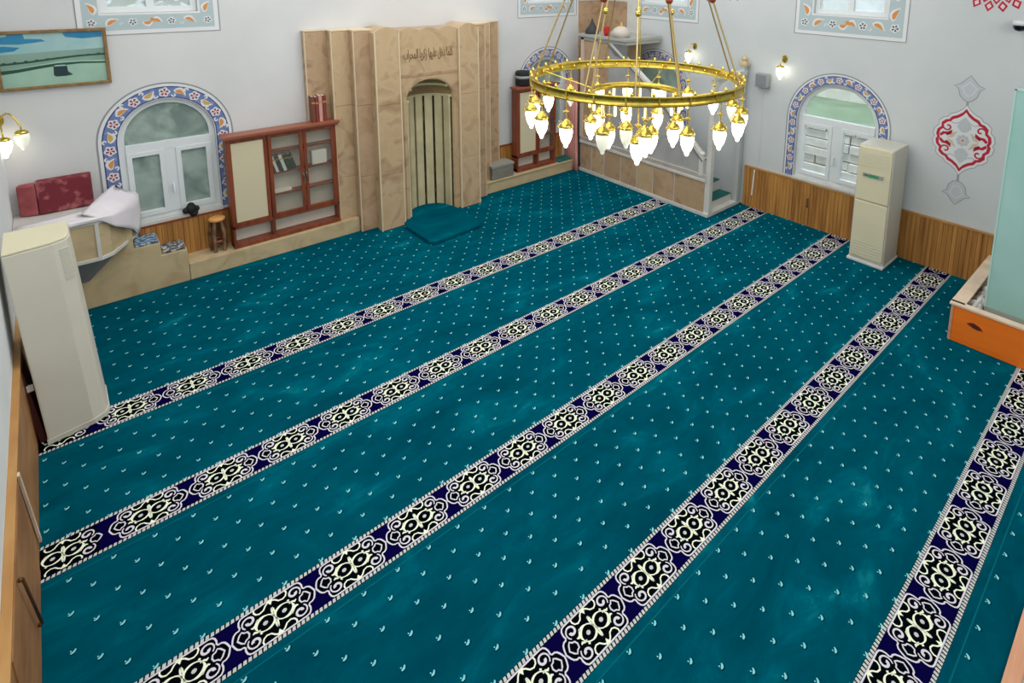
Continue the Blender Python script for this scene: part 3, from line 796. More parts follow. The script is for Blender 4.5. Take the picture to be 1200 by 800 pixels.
# ------------------------------------------------------------------ air conditioners
ac = thing('air_conditioner', 'tall plain cream floor-standing air conditioner in the near left corner', 'air conditioner', (.15, -1.1, 0))
def sheared(mb, k=-.060):
    mb.v = [(v[0]+k*v[2], v[1]+(.0*v[2]), v[2]) for v in mb.v]; return mb
mb = MB(); fp = [(-.004, -1.262), (.255, -1.215), (.335, -1.165), (.352, -1.10), (.352, -.80), (-.004, -.80)]
mb.prism(MF, fp, .04, 1.50); sheared(mb).build('cabinet', mat('warm_grey_plastic', (208, 204, 190), .45, c2=(202, 198, 184), scale=2), ac, bevel=.012)
mb = MB(); mb.prism(MF, [(x+(.006 if x > .1 else -.004), y-(.006 if y < -1 else 0)) for x, y in fp], .0045, .045); sheared(mb).build('base', M_ac2, ac, bevel=.004)
mb = MB(); mb.prism(MF, [(x*.98+.002, y) for x, y in fp], 1.50, 1.515); sheared(mb).build('top_cover', M_ac, ac, bevel=.006)
mb = MB()
for i in range(14):
    z = 1.20+i*.018; mb.obox((.309-.06*z+.0, -1.183, z), [(.85, .53, 0), (0, 0, 1), (.53, -.85, 0)], (.030, .005, .003))
mb.build('side_grille', M_ac2, ac)
sb = MB(); sheared(sb.box(-.048, -.012, -1.2, -.9, .0045, .60, 0)); sheared(sb.box(-.0485, -.0115, -1.201, -1.19, .43, .48, 1))  # tagged red plank; its dark tone stands in for the shaded gap
tag(sb.build('shade_plank', [mat('shaded_gap_red', (74, 22, 16), .6), M_paper]), 'dark red plank with white tag, standing in for shade beside the near left air conditioner', 'plank')

ar = thing('air_conditioner', 'cream floor-standing air conditioner with green display on the right wall', 'air conditioner', (7.55, -4.14, 0))
mb = MB(); mb.box(7.385, 7.83, -4.345, -3.935, .03, 1.485); mb.build('cabinet', M_ac2, ar, bevel=.012)
mb = MB(); mb.box(7.362, 7.40, -4.33, -3.95, .80, 1.47); mb.build('upper_front', M_ac, ar, bevel=.012)
mb = MB(); mb.box(7.362, 7.40, -4.33, -3.95, .07, .792)
mb.build('lower_front', M_ac, ar, bevel=.012)
mb = MB()
for i in range(5): mb.box(7.357, 7.364, -4.31, -3.97, .13+.035*i, .136+.035*i)
mb.build('air_slots', M_ac2, ar)
mb = MB(); mb.box(7.352, 7.366, -4.25, -4.02, 1.105, 1.150, 0); mb.box(7.349, 7.354, -4.20, -4.09, 1.112, 1.142, 1); mb.box(7.349, 7.354, -4.08, -4.04, 1.120, 1.132, 2)
mb.build('display', [mat('grey_silver', (150, 152, 146), .4), M_ac_led, M_ac_dark], ar)
mb = MB()
for i in range(6): mb.box(7.357, 7.364, -4.31, -3.97, 1.24+.03*i, 1.244+.03*i)
mb.build('louvres', M_ac2, ar)
mb = MB(); mb.box(7.345, 7.84, -4.355, -3.925, .0045, .032); mb.build('base', mat('pale_base', (206, 208, 206), .5), ar, bevel=.004)

# ------------------------------------------------------------------ bookcases
def bookcase(name, label, x0, x1, zb, zt, doors, y0=.84, y1=.992):
    t = thing(name, label, 'bookcase', ((x0+x1)/2, y0, zb))
    for sx0 in (x0, x1-.025): MB().box(sx0, sx0+.025, y0, y1, zb, zt).build('side_panel', M_case, t, bevel=.003)
    mb = MB(); mb.box(x0+.02, x1-.02, y1-.018, y1, zb+.02, zt); mb.build('back_panel', M_inner, t)
    mb = MB(); mb.box(x0-.035, x1, y0-.045, y1, zt, zt+.035); mb.box(x1-.01, x1+.045, y0-.045, y0+.014, zt, zt+.035); mb.box(x0-.02, x1+.03, y0-.028, y0+.014, zt-.02, zt); mb.build('cornice', M_case_top, t, bevel=.006)
    mb = MB(); mb.box(x0, x1, y0-.012, y1, zb, zb+.045); mb.box(x0, x1, y0, y1, zb+.235, zb+.27)
    for _, a, b in doors[:1]: mb.box(b+.002, b+.03, y0+.002, y1, zb+.04, zb+.24)
    mb.build('plinth', M_case, t, bevel=.003)
    for kind, a, b in doors:
        z0, z1 = zb+.27, zt-.02
        fw = .042
        d = MB().prism(MY(y0), rect(a+.003, b-.003, z0+.003, z1-.003), -.02, .004, [rect(a+fw, b-fw, z0+fw, z1-fw)]).build('door', M_case, t, bevel=.003)
        if kind == 'panel': MB().box(a+fw-.004, b-fw+.004, y0+.004, y0+.012, z0+fw-.004, z1-fw+.004).build('door_panel', M_cream, d)
        else: MB().box(a+fw-.004, b-fw+.004, y0+.006, y0+.010, z0+fw-.004, z1-fw+.004).build('door_glass', M_pane_cab, d)
    gl = [d for d in doors if d[0] == 'glass']
    if gl:
        for zz in (zb+.53, zb+.80, zb+1.07):
            if zz < zt-.1: MB().box(gl[0][1]+.01, gl[-1][2]-.01, y0+.025, y1-.019, zz, zz+.022).build('shelf', M_case, t)
        MB().box(gl[0][1]-.012, gl[0][1]+.012, y0+.02, y1-.02, zb+.27, zt-.02).build('divider', M_case, t)
        for _, a, b in gl[:1]:
            for q in (b-.018, b+.018):
                MB().tube([(q, y0-.004, zb+.66), (q, y0-.022, zb+.67), (q, y0-.022, zb+.75), (q, y0-.004, zb+.76)], .005, 6).build('handle', M_steel, t)
    return t
bookcase('bookcase', 'reddish wood bookcase with a cream door and two glass doors left of the niche', 1.665, 2.895, .192, 1.525,
         [('panel', 1.67, 2.09), ('glass', 2.095, 2.49), ('glass', 2.492, 2.87)])
bookcase('bookcase', 'narrow dark reddish bookcase on the ledge right of the marble niche', 5.775, 6.60, .197, 1.59,
         [('panel', 5.79, 6.20), ('glass', 6.205, 6.585)])

def book(name, label, c, w, h, d, m, lean=0.0, group=None):
    """book standing on its foot, spine to the room: cover, pages"""
    t = thing(name, label, 'book', c, group)
    R = Matrix.Rotation(lean, 4, 'Y')
    def tr(mb):
        mb.v = [tuple(Vector(c)+R @ (Vector(v)-Vector(c))) for v in mb.v]; return mb
    x, y, z = c
    mb = MB(); mb.box(x-w/2, x-w/2+.004, y, y+d, z, z+h); mb.box(x+w/2-.004, x+w/2, y, y+d, z, z+h); mb.box(x-w/2, x+w/2, y-.004, y+.002, z, z+h)
    mb.box(x-w/2-.001, x+w/2+.001, y-.0055, y, z+h*.72, z+h*.78, 1)
    tr(mb).build('cover', [m, BOOKC[6]], t)
    mb = MB(); mb.box(x-w/2+.004, x+w/2-.004, y+.003, y+d-.006, z+.006, z+h-.006); tr(mb).build('pages', M_paper, t)
    return t
zt = 1.525+.036
for i, (x, w, hgt, m, lb, ln) in enumerate(((2.652, .036, .33, 0, 'brown book standing leftmost on top of the left bookcase', 0), (2.694, .036, .32, 1, 'red book second from the left on top of the left bookcase', 0),
                                (2.738, .040, .335, 2, 'pale pink book third from the left on top of the left bookcase', .0), (2.785, .042, .33, 1, 'dark red book rightmost on top of the left bookcase', .0))):
    book('book', lb, (x, .87, zt), w, hgt, .115, BOOKC[m], ln, 'books standing on top of the left bookcase')
sz = .192+.80+.023
for i, (m, lb) in enumerate(((3, 'black book leftmost of the leaning row behind the bookcase glass'), (5, 'white-spined book second from the left of the leaning row behind the bookcase glass'), (3, 'black book third from the left of the leaning row behind the bookcase glass'),
                             (5, 'white-spined book fourth from the left of the leaning row behind the bookcase glass'), (4, 'dark green book fifth from the left of the leaning row behind the bookcase glass'), (4, 'dark green book rightmost of the leaning row behind the bookcase glass'))):
    ww = (.060, .030, .046, .034, .052, .052)[i]
    xx = (2.150, 2.200, 2.243, 2.288, 2.335, 2.392)[i]
    book('book', lb, (xx-.005, .872, sz), ww, .215, .095, BOOKC[m], radians(-16), 'books leaning inside the left bookcase')
tag(MB().box(2.60, 2.78, .88, .965, .192+.80+.023, .192+.80+.20).build('paper_stack', M_paper, bevel=.004), 'stack of pale papers on the shelf behind the right glass door', 'papers')
tag(MB().box(2.13, 2.34, .88, .965, .192+.53+.023, .192+.53+.055).build('paper_stack', M_paper, bevel=.004), 'low pile of white papers on the lower shelf behind the left glass door', 'papers')

# stool-like stand beside the bookcase
sto = thing('wooden_stand', 'small round-topped wooden stand beside the left bookcase', 'stand', (1.53, .95, .19))
mb = MB(); mb.lathe([(.001, .555), (.075, .555), (.085, .565), (.085, .585), (.07, .597), (.001, .60)], (1.53, .95, 0), 20); mb.build('top', mat('orange_wood', (214, 150, 84), .5), sto)
for k in range(5):
    a = 2*pi*k/5+.3
    MB().tube([(1.53+.055*cos(a), .95+.055*sin(a), .56), (1.53+.085*cos(a), .95+.085*sin(a), .40), (1.53+.075*cos(a), .95+.075*sin(a), .192)], [.018, .02, .018], 8).build('leg', mat('dark_walnut', (84, 50, 30), .5, c2=(140, 110, 84), scale=12), sto)
MB().lathe([(.06, .30), (.078, .30), (.078, .33), (.06, .33), (.06, .30)], (1.53, .95, 0), 18).build('ring_stretcher', M_case, sto)
# black knitted cap on the window sill
mb = MB()
for i, (dx, dz, r) in enumerate(((0, .055, .058), (-.05, .04, .036), (.045, .045, .038), (.0, .095, .036), (.02, .0, .045))):
    mb.sphere((1.31+dx, 1.055-.0*i, .672+dz), r, 10, 0)
tag(mb.build('black_cloth_bundle', M_black), 'crumpled black cloth lying on the sill of the left arched window', 'cloth')

# grey box, hat, mats and curtain right of the niche
bx = thing('cardboard_box', 'grey lidded box on the ledge between niche and right bookcase', 'box', (5.46, .9, .195))
MB().box(5.25, 5.66, .79, 1.05, .196, .395).build('body', M_greybox, bx, bevel=.006); MB().box(5.235, 5.675, .782, 1.06, .385, .425).build('lid', mat('grey_lid', (146, 144, 134), .8), bx, bevel=.006)
ht = thing('prayer_hat', 'black prayer hat with a pale band on top of the right bookcase', 'hat', (5.98, .95, 1.626))
MB().lathe([(.001, 0), (.125, 0), (.132, .02), (.130, .20), (.12, .235), (.001, .24)], (5.98, .95, 1.628), 24).build('crown', M_black, ht)
MB().lathe([(.131, .12), (.135, .12), (.134, .165), (.130, .165)], (5.98, .95, 1.628), 24).build('band', mat('pale_band', (150, 160, 156), .7), ht)
tag(MB().box(6.64, 6.98, .79, 1.04, .196, .206).build('bench_mat', M_tealmat, bevel=.003), 'teal mat on the ledge between right bookcase and pink curtain', 'mat')
mb = MB(); n = 40; vs = []
for i in range(n+1):
    t = i/n
    for z, fl in ((.03, 1.0), (.25, .8), (.6, .55), (1.6, .5)):
        vs.append((6.92+.13*t*1.0+.02*sin(t*32)*fl - (.10*(1-t) if z < .3 else 0), .62-.62*t*.45*(fl+.2)+.03*cos(t*32)*fl, z))
fs = [(i*4+j, (i+1)*4+j, (i+1)*4+j+1, i*4+j+1) for i in range(n) for j in range(3)]
mb.add(vs, fs, 0, True)
# ------------------------------------------------------------------ minbar
mi = thing('minbar', 'tall marble pulpit staircase with green carpeted steps along the right wall', 'pulpit', (7.45, -.7, 0))
X0, X1 = 7.05, 7.86
MX = lambda u, v, w: (X0-w, u, v)            # room-facing side: u = y, v = z
MB().box(X0-.03, X1, -2.06, .70, .0045, .055).build('plinth', M_white_stone, mi, bevel=.004)
edges = [.68, .40, .08, -.30, -.66, -1.00, -1.42, -1.98]
for i in range(7):
    MB().box(X0-.012, X0+.08, edges[i+1]+.012, edges[i]-.012, .06, .515).build('marble_slab', (M_marble3, M_marble, M_marble2, M_marble3, M_marble, M_marble3, M_marble2)[i], mi, bevel=.004)
mb = MB()
mb.box(X0+.0, X0+.1, -2.0, .69, .05, .60); mb.build('slab_backing', M_white_stone, mi)
mb = MB(); mb.box(X0-.03, X0+.1, -1.99, .69, .52, .56); mb.box(X0-.018, X0+.1, -1.99, .69, .56, .63, 1)
mb.build('moulding', [M_white_stone, M_grey_marble], mi, bevel=.004)
mb = MB(); mb.prism(MX, [(.05, .63), (.05, 2.34), (-1.035, 1.62), (-1.90, .84), (-1.98, .80), (-1.98, .63)], -.07, -.01, (), 0)
mb.ribbon(MX, [(-1.56, .66), (-1.50, .90), (-1.36, 1.06), (-1.15, 1.02), (-1.02, .80)], .016, -.006, 1)
mb.build('balustrade_panel', [mat('cool_grey_marble', (172, 172, 170), .4, c2=(156, 156, 156), scale=3, detail=6), M_greyout], mi)
mb = MB()
for a, b in (((.02, 2.34), (-1.035, 1.64)), ((-1.035, 1.64), (-1.92, .84))):
    c = ((a[0]+b[0])/2, (a[1]+b[1])/2); l = sqrt((a[0]-b[0])**2+(a[1]-b[1])**2)/2
    d = Vector((0, a[0]-b[0], a[1]-b[1])).normalized()
    mb.obox((X0+.03, c[0], c[1]+.012), [(1, 0, 0), d, Vector((1, 0, 0)).cross(d)], (.045, l+.01, .022))
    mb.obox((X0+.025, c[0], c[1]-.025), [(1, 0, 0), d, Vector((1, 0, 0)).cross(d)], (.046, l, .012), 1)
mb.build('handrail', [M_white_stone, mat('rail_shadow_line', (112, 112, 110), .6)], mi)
mb = MB(); mb.box(X0-.02, X0+.05, -1.93, -1.86, .6, .90); mb.lathe([(.001, .96), (.03, .95), (.045, .92), (.03, .90)], (X0+.015, -1.895, 0), 12); mb.build('newel_post', M_white_stone, mi, bevel=.003)
# tower under the landing
mb = MB(); mb.box(X0, X1, .05, .70, .60, 2.38)
mb.build('tower_body', M_marble3, mi)
for y0, y1 in ((.30, .38), (.63, .70)):
    MB().box(X0-.02, X0+.02, y0, y1, .63, 2.38).build('pilaster_strip', mat('pinkish_white_stone', (206, 186, 172), .5), mi)
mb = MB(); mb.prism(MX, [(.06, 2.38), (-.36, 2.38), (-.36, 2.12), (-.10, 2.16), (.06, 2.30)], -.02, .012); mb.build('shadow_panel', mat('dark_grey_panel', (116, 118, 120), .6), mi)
mb = MB(); mb.box(X0-.06, X1, -.40, .74, 2.40, 2.45); mb.box(X0-.02, X1, -.38, .72, 2.34, 2.40); mb.build('landing', mat('grey_landing_stone', (168, 170, 164), .5), mi, bevel=.004)
# marble lining of the corner behind the landing
mb = MB(); mb.box(7.33, XR-.002, YQ-.035, YQ-.002, 1.2, 2.98); mb.box(XR-.035, XR-.002, .40, YQ-.035, 1.2, 2.98); mb.box(7.32, XR-.002, YQ-.05, YQ-.002, 2.98, 3.01, 1); mb.box(XR-.05, XR-.002, .40, YQ-.035, 2.98, 3.01, 1)
mb.build('marble_lining', [M_marble2, M_white_stone], mi)
mb = MB(); mb.box(XR-.06, XR-.002, .16, .40, 1.2, 3.3); mb.build('corner_column', M_white_stone, mi, bevel=.01)
# stairs
for i in range(8):
    y0 = -1.96+i*.21; z1 = .14*(i+1)*1.15
    s_ = MB().box(X0+.09, X1-.08, y0, y0+.24, .05, z1).build('step', M_white_stone, mi)
    MB().box(X0+.10, X1-.09, y0-.004, y0+.21, z1, z1+.008).build('step_carpet', M_stairgreen, s_)
# entrance portal
mb = MB(); mb.box(X0-.005, X0+.075, -2.06, -1.985, .05, 2.02); mb.build('portal_post', M_white_stone, mi, bevel=.006)
mb = MB(); mb.box(X1-.085, X1, -2.06, -1.985, .05, 2.16); mb.build('portal_post', mat('grey_white_post', (176, 182, 182), .5), mi, bevel=.006)
mb = MB(); mb.box(X0-.02, X1+.01, -2.065, -1.98, 2.02, 2.09); mb.build('portal_lintel', M_white_stone, mi, bevel=.006)
mb = MB(); mb.prism(lambda u, v, w: (u, -2.02-w, v), [(X0+.08, 2.02), (X0+.08, 1.80), (X0+.16, 1.94), (X0+.40, 2.0), (X1-.24, 1.94), (X1-.09, 1.80), (X1-.09, 2.02)], -.02, .02); mb.build('portal_arch', M_white_stone, mi)
mb = MB(); mb.box(X1-.10, X1+.02, -2.09, -1.96, 2.16, 2.20); mb.lathe([(.001, .12), (.02, .10), (.05, .06), (.03, .02), (.05, 0)], (X1-.04, -2.02, 2.20), 12); mb.build('crown_finial', M_marble4, mi, bevel=.003)
cur = MB(); n = 40; vs = []
for i in range(n+1):
    t = i/n
    for z, fl in ((.02, 1.0), (.35, .75), (.8, .5), (1.62, .4)):
        vs.append((7.02-.10*fl*(1-t)+.02*sin(t*34)*fl, .76+.30*t-.14*fl*(1-t)+.02*cos(t*34)*fl, z))
cur.add(vs, [(i*4+j, (i+1)*4+j, (i+1)*4+j+1, i*4+j+1) for i in range(n) for j in range(3)], 0, True)
co = cur.build('curtain', M_pink, fix=False); co.modifiers.new('t', 'SOLIDIFY').thickness = .008
tag(co, 'pink curtain hanging between the right ledge and the marble pulpit', 'curtain')
# things on the landing
LZ = 2.452
dc = MB(); dc.lathe([(.11, 0), (.12, .03), (.10, .08), (.06, .13), (.025, .20), (.012, .25), (.001, .26)], (7.12, .52, LZ), 16)
tag(dc.build('pointed_hat', M_charcoal), 'dark pointed hat at the left of the pulpit landing', 'hat')
tb = thing('turban', 'pale rounded turban with a gold tip at the right of the pulpit landing', 'hat', (7.12, -.16, LZ))
MB().lathe([(.12, 0), (.155, .04), (.15, .10), (.10, .15), (.05, .175), (.001, .18)], (7.12, -.16, LZ), 20).build('wrap', mat('pale_turban_cloth', (196, 186, 178), .8), tb)
MB().lathe([(.03, .17), (.022, .20), (.014, .24), (.001, .25)], (7.12, -.16, LZ), 12).build('tip', M_gold_p, tb)
rc = MB(); rc.lathe([(.001, 0), (.05, 0), (.055, .05), (.05, .13), (.03, .15), (.001, .155)], (7.10, .14, LZ), 16)
tag(rc.build('red_hat', mat('bright_red_felt', (176, 24, 30), .8)), 'small red hat in the middle of the pulpit landing', 'hat')

# ------------------------------------------------------------------ lamps
def shade_profile(s=1.0):
    return [(.001, 0), (.012*s, -.002), (.046*s, -.004*s), (.052*s, -.018*s), (.053*s, -.045*s), (.046*s, -.085*s), (.034*s, -.118*s), (.020*s, -.138*s), (.017*s, -.148*s), (.015*s, -.160*s), (.008*s, -.168*s), (.001, -.169*s)]
def make_lamp_meshes():
    a = MB()                                   # brass: chain, flower, cap, little knobs
    a.tube([(0, 0, 0), (0, 0, -.085)], .004, 6)
    for k in range(6):
        t = 2*pi*k/6; a.sphere((.018*cos(t), .018*sin(t), -.098), .010, 6)
    a.sphere((0, 0, -.098), .014, 8)
    a.tube([(0, 0, -.10), (0, 0, -.165)], .0045, 6)
    a.lathe([(.001, -.155), (.012, -.158), (.020, -.172), (.040, -.188), (.054, -.205), (.058, -.222), (.054, -.228), (.030, -.226), (.001, -.226)], n=16)
    for k in range(3):
        t = 2*pi*k/3+.4; a.sphere((.061*cos(t), .061*sin(t), -.220), .011, 6)
        a.tube([(.03*cos(t), .03*sin(t), -.185), (.05*cos(t), .05*sin(t), -.165), (.056*cos(t), .056*sin(t), -.185)], .003, 5)
    la = a.build('lamp', M_brass); la.hide_render = False
    g = MB(); g.lathe([(r, z-.226) for r, z in shade_profile()], n=16); lg = g.build('glass_shade', M_lamp)
    g2 = lg.data.copy(); g2.materials.clear(); g2.materials.append(M_lamp_off)
    ma, mg = la.data, lg.data
    bpy.data.objects.remove(la); bpy.data.objects.remove(lg)
    return ma, mg, g2
MA, MG, MG2 = make_lamp_meshes()
CC = Vector((4.11, -3.20, 2.535)); RO = .935
ch = thing('chandelier', 'large round brass chandelier with hanging white glass lamps', 'chandelier', CC)
rp = [(RO+.012, -.030), (RO+.004, -.026), (RO+.004, .026), (RO+.014, .030), (RO+.014, .040), (RO-.010, .040), (RO-.010, .030), (RO-.002, .026), (RO-.002, -.026), (RO-.010, -.030), (RO-.010, -.038), (RO+.012, -.038), (RO+.012, -.030)]
MB().lathe(rp, CC, 72).build('outer_ring', M_brass_d, ch)
mb = MB()
for k in range(36):
    a = 2*pi*k/36
    mb.lathe([(.001, .075), (.010, .068), (.014, .054), (.010, .042), (.001, .040)], (CC.x+(RO+.002)*cos(a), CC.y+(RO+.002)*sin(a), CC.z), 8)
    mb.sphere((CC.x+(RO-.012)*cos(a+.08), CC.y+(RO-.012)*sin(a+.08), CC.z), .013, 6)
mb.build('boss', M_brass_b, ch)['kind'] = 'stuff'
mb = MB()
for k in range(24):
    a = 2*pi*(k+.5)/24; c = (CC.x+(RO+.008)*cos(a), CC.y+(RO+.008)*sin(a), CC.z)
    mb.obox(c, [(cos(a), sin(a), 0), (-sin(a), cos(a), 0), (0, 0, 1)], (.005, .006, .030))
mb.build('ring_rib', M_brass, ch)['kind'] = 'stuff'
RI = .40; ZI = CC.z-.125
ri = [(RI+.008, -.028), (RI+.008, .028), (RI-.004, .028), (RI-.004, -.028), (RI+.008, -.028)]
MB().lathe(ri, (CC.x, CC.y, ZI), 48).build('inner_ring', M_brass_d, ch)
for k in range(20):
    a = 2*pi*k/20
    mb = MB(); x, y = CC.x+(RI+.014)*cos(a), CC.y+(RI+.014)*sin(a)
    mb.lathe([(.001, .012), (.010, .008), (.013, -.006), (.013, -.085), (.008, -.098), (.001, -.10)], (x, y, ZI-.03), 8)
    mb.build('crystal_tube', M_bulb, ch)
mb = MB()
for k in range(4):
    a = 2*pi*k/4+.4
    mb.tube([(CC.x+RI*cos(a), CC.y+RI*sin(a), ZI), (CC.x+RO*cos(a), CC.y+RO*sin(a), CC.z)], .006, 6)
mb.build('spoke', M_brass, ch)
APX = Vector((CC.x+.02, CC.y, 4.95))
for k in range(8):
    a = 2*pi*k/8+.30
    p = Vector((CC.x+RO*cos(a), CC.y+RO*sin(a), CC.z+.03)); t = APX-p
    rod = MB().tube([p, p+t*.995], .0075, 8).build('hanging_rod', mat('aged_brass_rod', (166, 148, 104), .35, metal=.85), ch)
    q = p+t*.295
    MB().sphere(q, .03, 10).build('knob', mat('copper_knob', (150, 70, 48), .35, metal=.5), rod)
for k in range(4):
    a = 2*pi*k/4+.72
    p = Vector((CC.x+RI*cos(a), CC.y+RI*sin(a), ZI+.02)); t = APX-p
    rod = MB().tube([p, p+t*.995], .0065, 8).build('hanging_rod', mat('bright_brass_rod', (218, 196, 132), .3, metal=.85), ch)
    q = p+t*.282
    MB().lathe([(.006, .03), (.018, .02), (.028, 0), (.018, -.02), (.006, -.03)], q, 10).build('knob', M_brass, rod)
mb = MB(); mb.lathe([(.001, -.10), (.06, -.08), (.11, 0), (.09, .06), (.03, .10), (.02, .28), (.07, .29), (.07, .30), (.001, .30)], (APX.x, APX.y, 4.90), 24); mb.build('ceiling_hub', M_brass, ch)
def add_lamp(root, x, y, z, lit=True, s=1.0, off=Vector((0, 0, 0))):
    a = bpy.data.objects.new('lamp', MA); COL.objects.link(a); a.parent = root
    a.location = Vector((x, y, z))-root.location; a.scale = (s, s, s)
    g = bpy.data.objects.new('glass_shade', MG if lit else MG2); COL.objects.link(g); g.parent = a
    return a
NL = 18
for k in range(NL):
    a = 2*pi*(k+.35)/NL
    add_lamp(ch, CC.x+RO*cos(a), CC.y+RO*sin(a), CC.z-.036-.0*(k % 2), lit=(k % 6 != 4), s=.98)
for k in range(8):
    a = 2*pi*(k+.2)/8
    add_lamp(ch, CC.x+RI*cos(a), CC.y+RI*sin(a), ZI-.03, lit=(k != 5))
add_lamp(ch, CC.x-.02, CC.y-.06, ZI-.16, True, 1.25)
add_lamp(ch, CC.x-.11, CC.y+.0, ZI-.06, False, 1.1)
add_lamp(ch, CC.x+.05, CC.y-.16, ZI-.10, True, 1.1)
MB().tube([(CC.x-.02, CC.y-.06, ZI-.16), (APX.x, APX.y, 4.9)], .004, 6).build('centre_chain', M_brass, ch)

def sconce(label, Mp, u, v, arms, group=None):
    c = Mp(u, v, 0)
    t = thing('wall_lamp', label, 'wall lamp', c, group)
    MB().prism(Mp, [(u+.035*cos(2*pi*i/16), v+.055*sin(2*pi*i/16)) for i in range(16)], .001, .02).build('back_plate', M_brass_d, t, bevel=.004)
    for du, reach, lit, pk, drp in arms:
        pts = [Mp(u+du*s_, v+drp*s_+pk*sin(pi*s_), .02+reach*s_) for s_ in [i/8 for i in range(9)]]
        e = Vector(pts[-1]); pts.append(tuple(e+Vector((0, 0, -.03))))
        arm = MB().tube(pts, .007, 8).build('arm', M_brass, t)
        sh = .9
        MB().lathe([(.001, .0), (.03, -.005), (.05, -.02), (.052, -.035), (.001, -.04)], e+Vector((0, 0, -.03)), 14).build('lamp_cap', M_brass, arm)
        MB().lathe([(r*1.05, z*1.0-.065) for r, z in shade_profile()], e, 16).build('lamp_shade', M_lamp if lit else M_lamp_off, arm)
    return t
sconce('brass wall lamp with one lit shade, left of the right wall window', MR, 2.615, 2.32, [(.0, .10, True, .06, -.05)])
sconce('brass wall lamp seen just above the chandelier rim', MR, 1.06, 2.34, [(-.02, .12, True, .06, -.03)])
sconce('two-armed brass wall lamp cut by the left edge of the photo', MQ, -.12, 1.99, [(.145, .10, False, .10, -.06), (.02, .16, True, .02, -.10)])

# ------------------------------------------------------------------ things on the walls
pc = thing('framed_picture', 'wide gilt-framed picture of a courtyard with a dark cube on the front wall', 'picture', (.30, 1.09, 2.55))
U0, U1, V0, V1 = XL+.04, .745, 2.262, 2.835
MB().prism(MQ, rect(U0, U1, V0, V1), .012, .045, [rect(U0+.03, U1-.03, V0+.03, V1-.03)]).build('frame', M_frame, pc, bevel=.006)
mb = MB(); a, b, c_, d_ = U0+.028, U1-.028, V0+.028, V1-.028
H = d_-c_; W = b-a
mb.prism(MQ, rect(a, b, c_, d_), .012, .022, (), 2)
def pp(pts, w, m): mb.flat(MQ, [(a+W*x, c_+H*y) for x, y in pts], w, m)
pp([(0, .62), (1, .66), (1, 1), (0, 1)], .0225, 1)
pp([(0, .82), (.20, .80), (.44, .84), (.40, .88), (.25, .90), (.24, .99), (.10, .99), (.09, .95), (0, .94)], .0230, 0)
pp([(.60, .99), (.63, .90), (.80, .86), (.99, .88), (.99, 1.0)], .0230, 0)
pp([(0, .66), (.14, .68), (.20, .74), (.05, .78), (0, .77)], .0230, 0)
pp([(0, 0), (1, 0), (1, .42), (.55, .45), (0, .32)], .0228, 3)
mb.ribbon(MQ, [(a+W*x, c_+H*y) for x, y in [(0, .44), (.25, .46), (.50, .50), (.75, .53), (.999, .535)]], H*.035, .0236, 4)
mb.ribbon(MQ, [(a+W*x, c_+H*y) for x, y in [(0, .29), (.15, .31), (.35, .355), (.52, .385), (.75, .395), (.999, .37)]], [H*.07, H*.06, H*.055, H*.05, H*.035, H*.03], .0236, 4)
for i in range(10): pp([(.02+.1*i, .44+.010*i), (.05+.1*i, .44+.010*i), (.05+.1*i, .475+.010*i), (.02+.1*i, .475+.010*i)], .0238, 4)
pp([(.475, .18), (.50, .155), (.60, .155), (.615, .18), (.61, .35), (.48, .35)], .0244, 5); pp([(.48, .35), (.61, .35), (.59, .375), (.50, .375)], .0246, 6)
pp([(.60, .155), (.66, .17), (.615, .24)], .0240, 4)
mb.build('canvas', [M_sky1, M_sky2, M_sky3, M_court, M_dgreen, M_dcube, M_sky2], pc, fix=False)

sp = thing('wall_speaker', 'small grey box speaker on the right wall', 'speaker', (XR-.06, -2.32, 1.975))
MB().box(*_bx(MR, 2.225, 2.42, 1.875, 2.075, .012, .11)).build('cabinet', mat('grey_speaker', (146, 150, 154), .6), sp, bevel=.008)
MB().box(*_bx(MR, 2.245, 2.40, 1.895, 2.055, .11, .116)).build('grille', mat('grey_grille', (128, 132, 138), .8), sp)
MB().box(*_bx(MR, 2.29, 2.35, 1.94, 2.00, .0, .02)).build('bracket', M_steel, sp)
tag(MB().tube([(XR-.004, -2.32, 1.875), (XR-.004, -2.32, .64)], .004, 6).build('speaker_cable', M_bluewhite), 'thin white cable running down the wall under the grey speaker', 'cable')

# painted red and white wall ornament
mo = MB(); cu_, cv_ = 4.875, 1.635
def cart(s, sv=None):
    sv = s if sv is None else sv
    q = [(0, .375), (.035, .325), (.085, .285), (.135, .262), (.16, .225), (.195, .215), (.235, .175), (.232, .125), (.268, .09), (.278, .03), (.262, -.01)]
    up = q; dn = [(a, -b) for a, b in q[::-1]][1:]
    right = up + dn
    left = [(-a, b) for a, b in right[::-1]][1:-1]
    return [(cu_+a*s, cv_+b*sv) for a, b in right+left]
mo.flat(MR, cart(1.13), .0010, 3); mo.flat(MR, cart(1.10), .0016, 0)
mo.flat(MR, cart(1.0), .0022, 1); mo.flat(MR, cart(.885), .0028, 0)
for sx in (-1, 1):
    for sy in (-1, 1):
        mo.ribbon(MR, [(cu_+sx*a, cv_+sy*b) for a, b in [(.235, .02), (.20, .055), (.155, .06), (.115, .10), (.125, .065), (.17, .035)]], [.03, .034, .03, .012, .02, .024], .0034, 1)
        mo.ribbon(MR, curl(cu_+sx*.165, cv_+sy*.135, sx, 0, .05, .85, sy), .018, .0034, 1)
        mo.ribbon(MR, [(cu_+sx*a, cv_+sy*b) for a, b in [(.02, .24), (.06, .20), (.10, .185), (.14, .20)]], .016, .0034, 2)
        mo.flat(MR, [(cu_+sx*a, cv_+sy*b) for a, b in [(.10, .02), (.16, .0), (.12, .07), (.06, .10)]], .0034, 4)
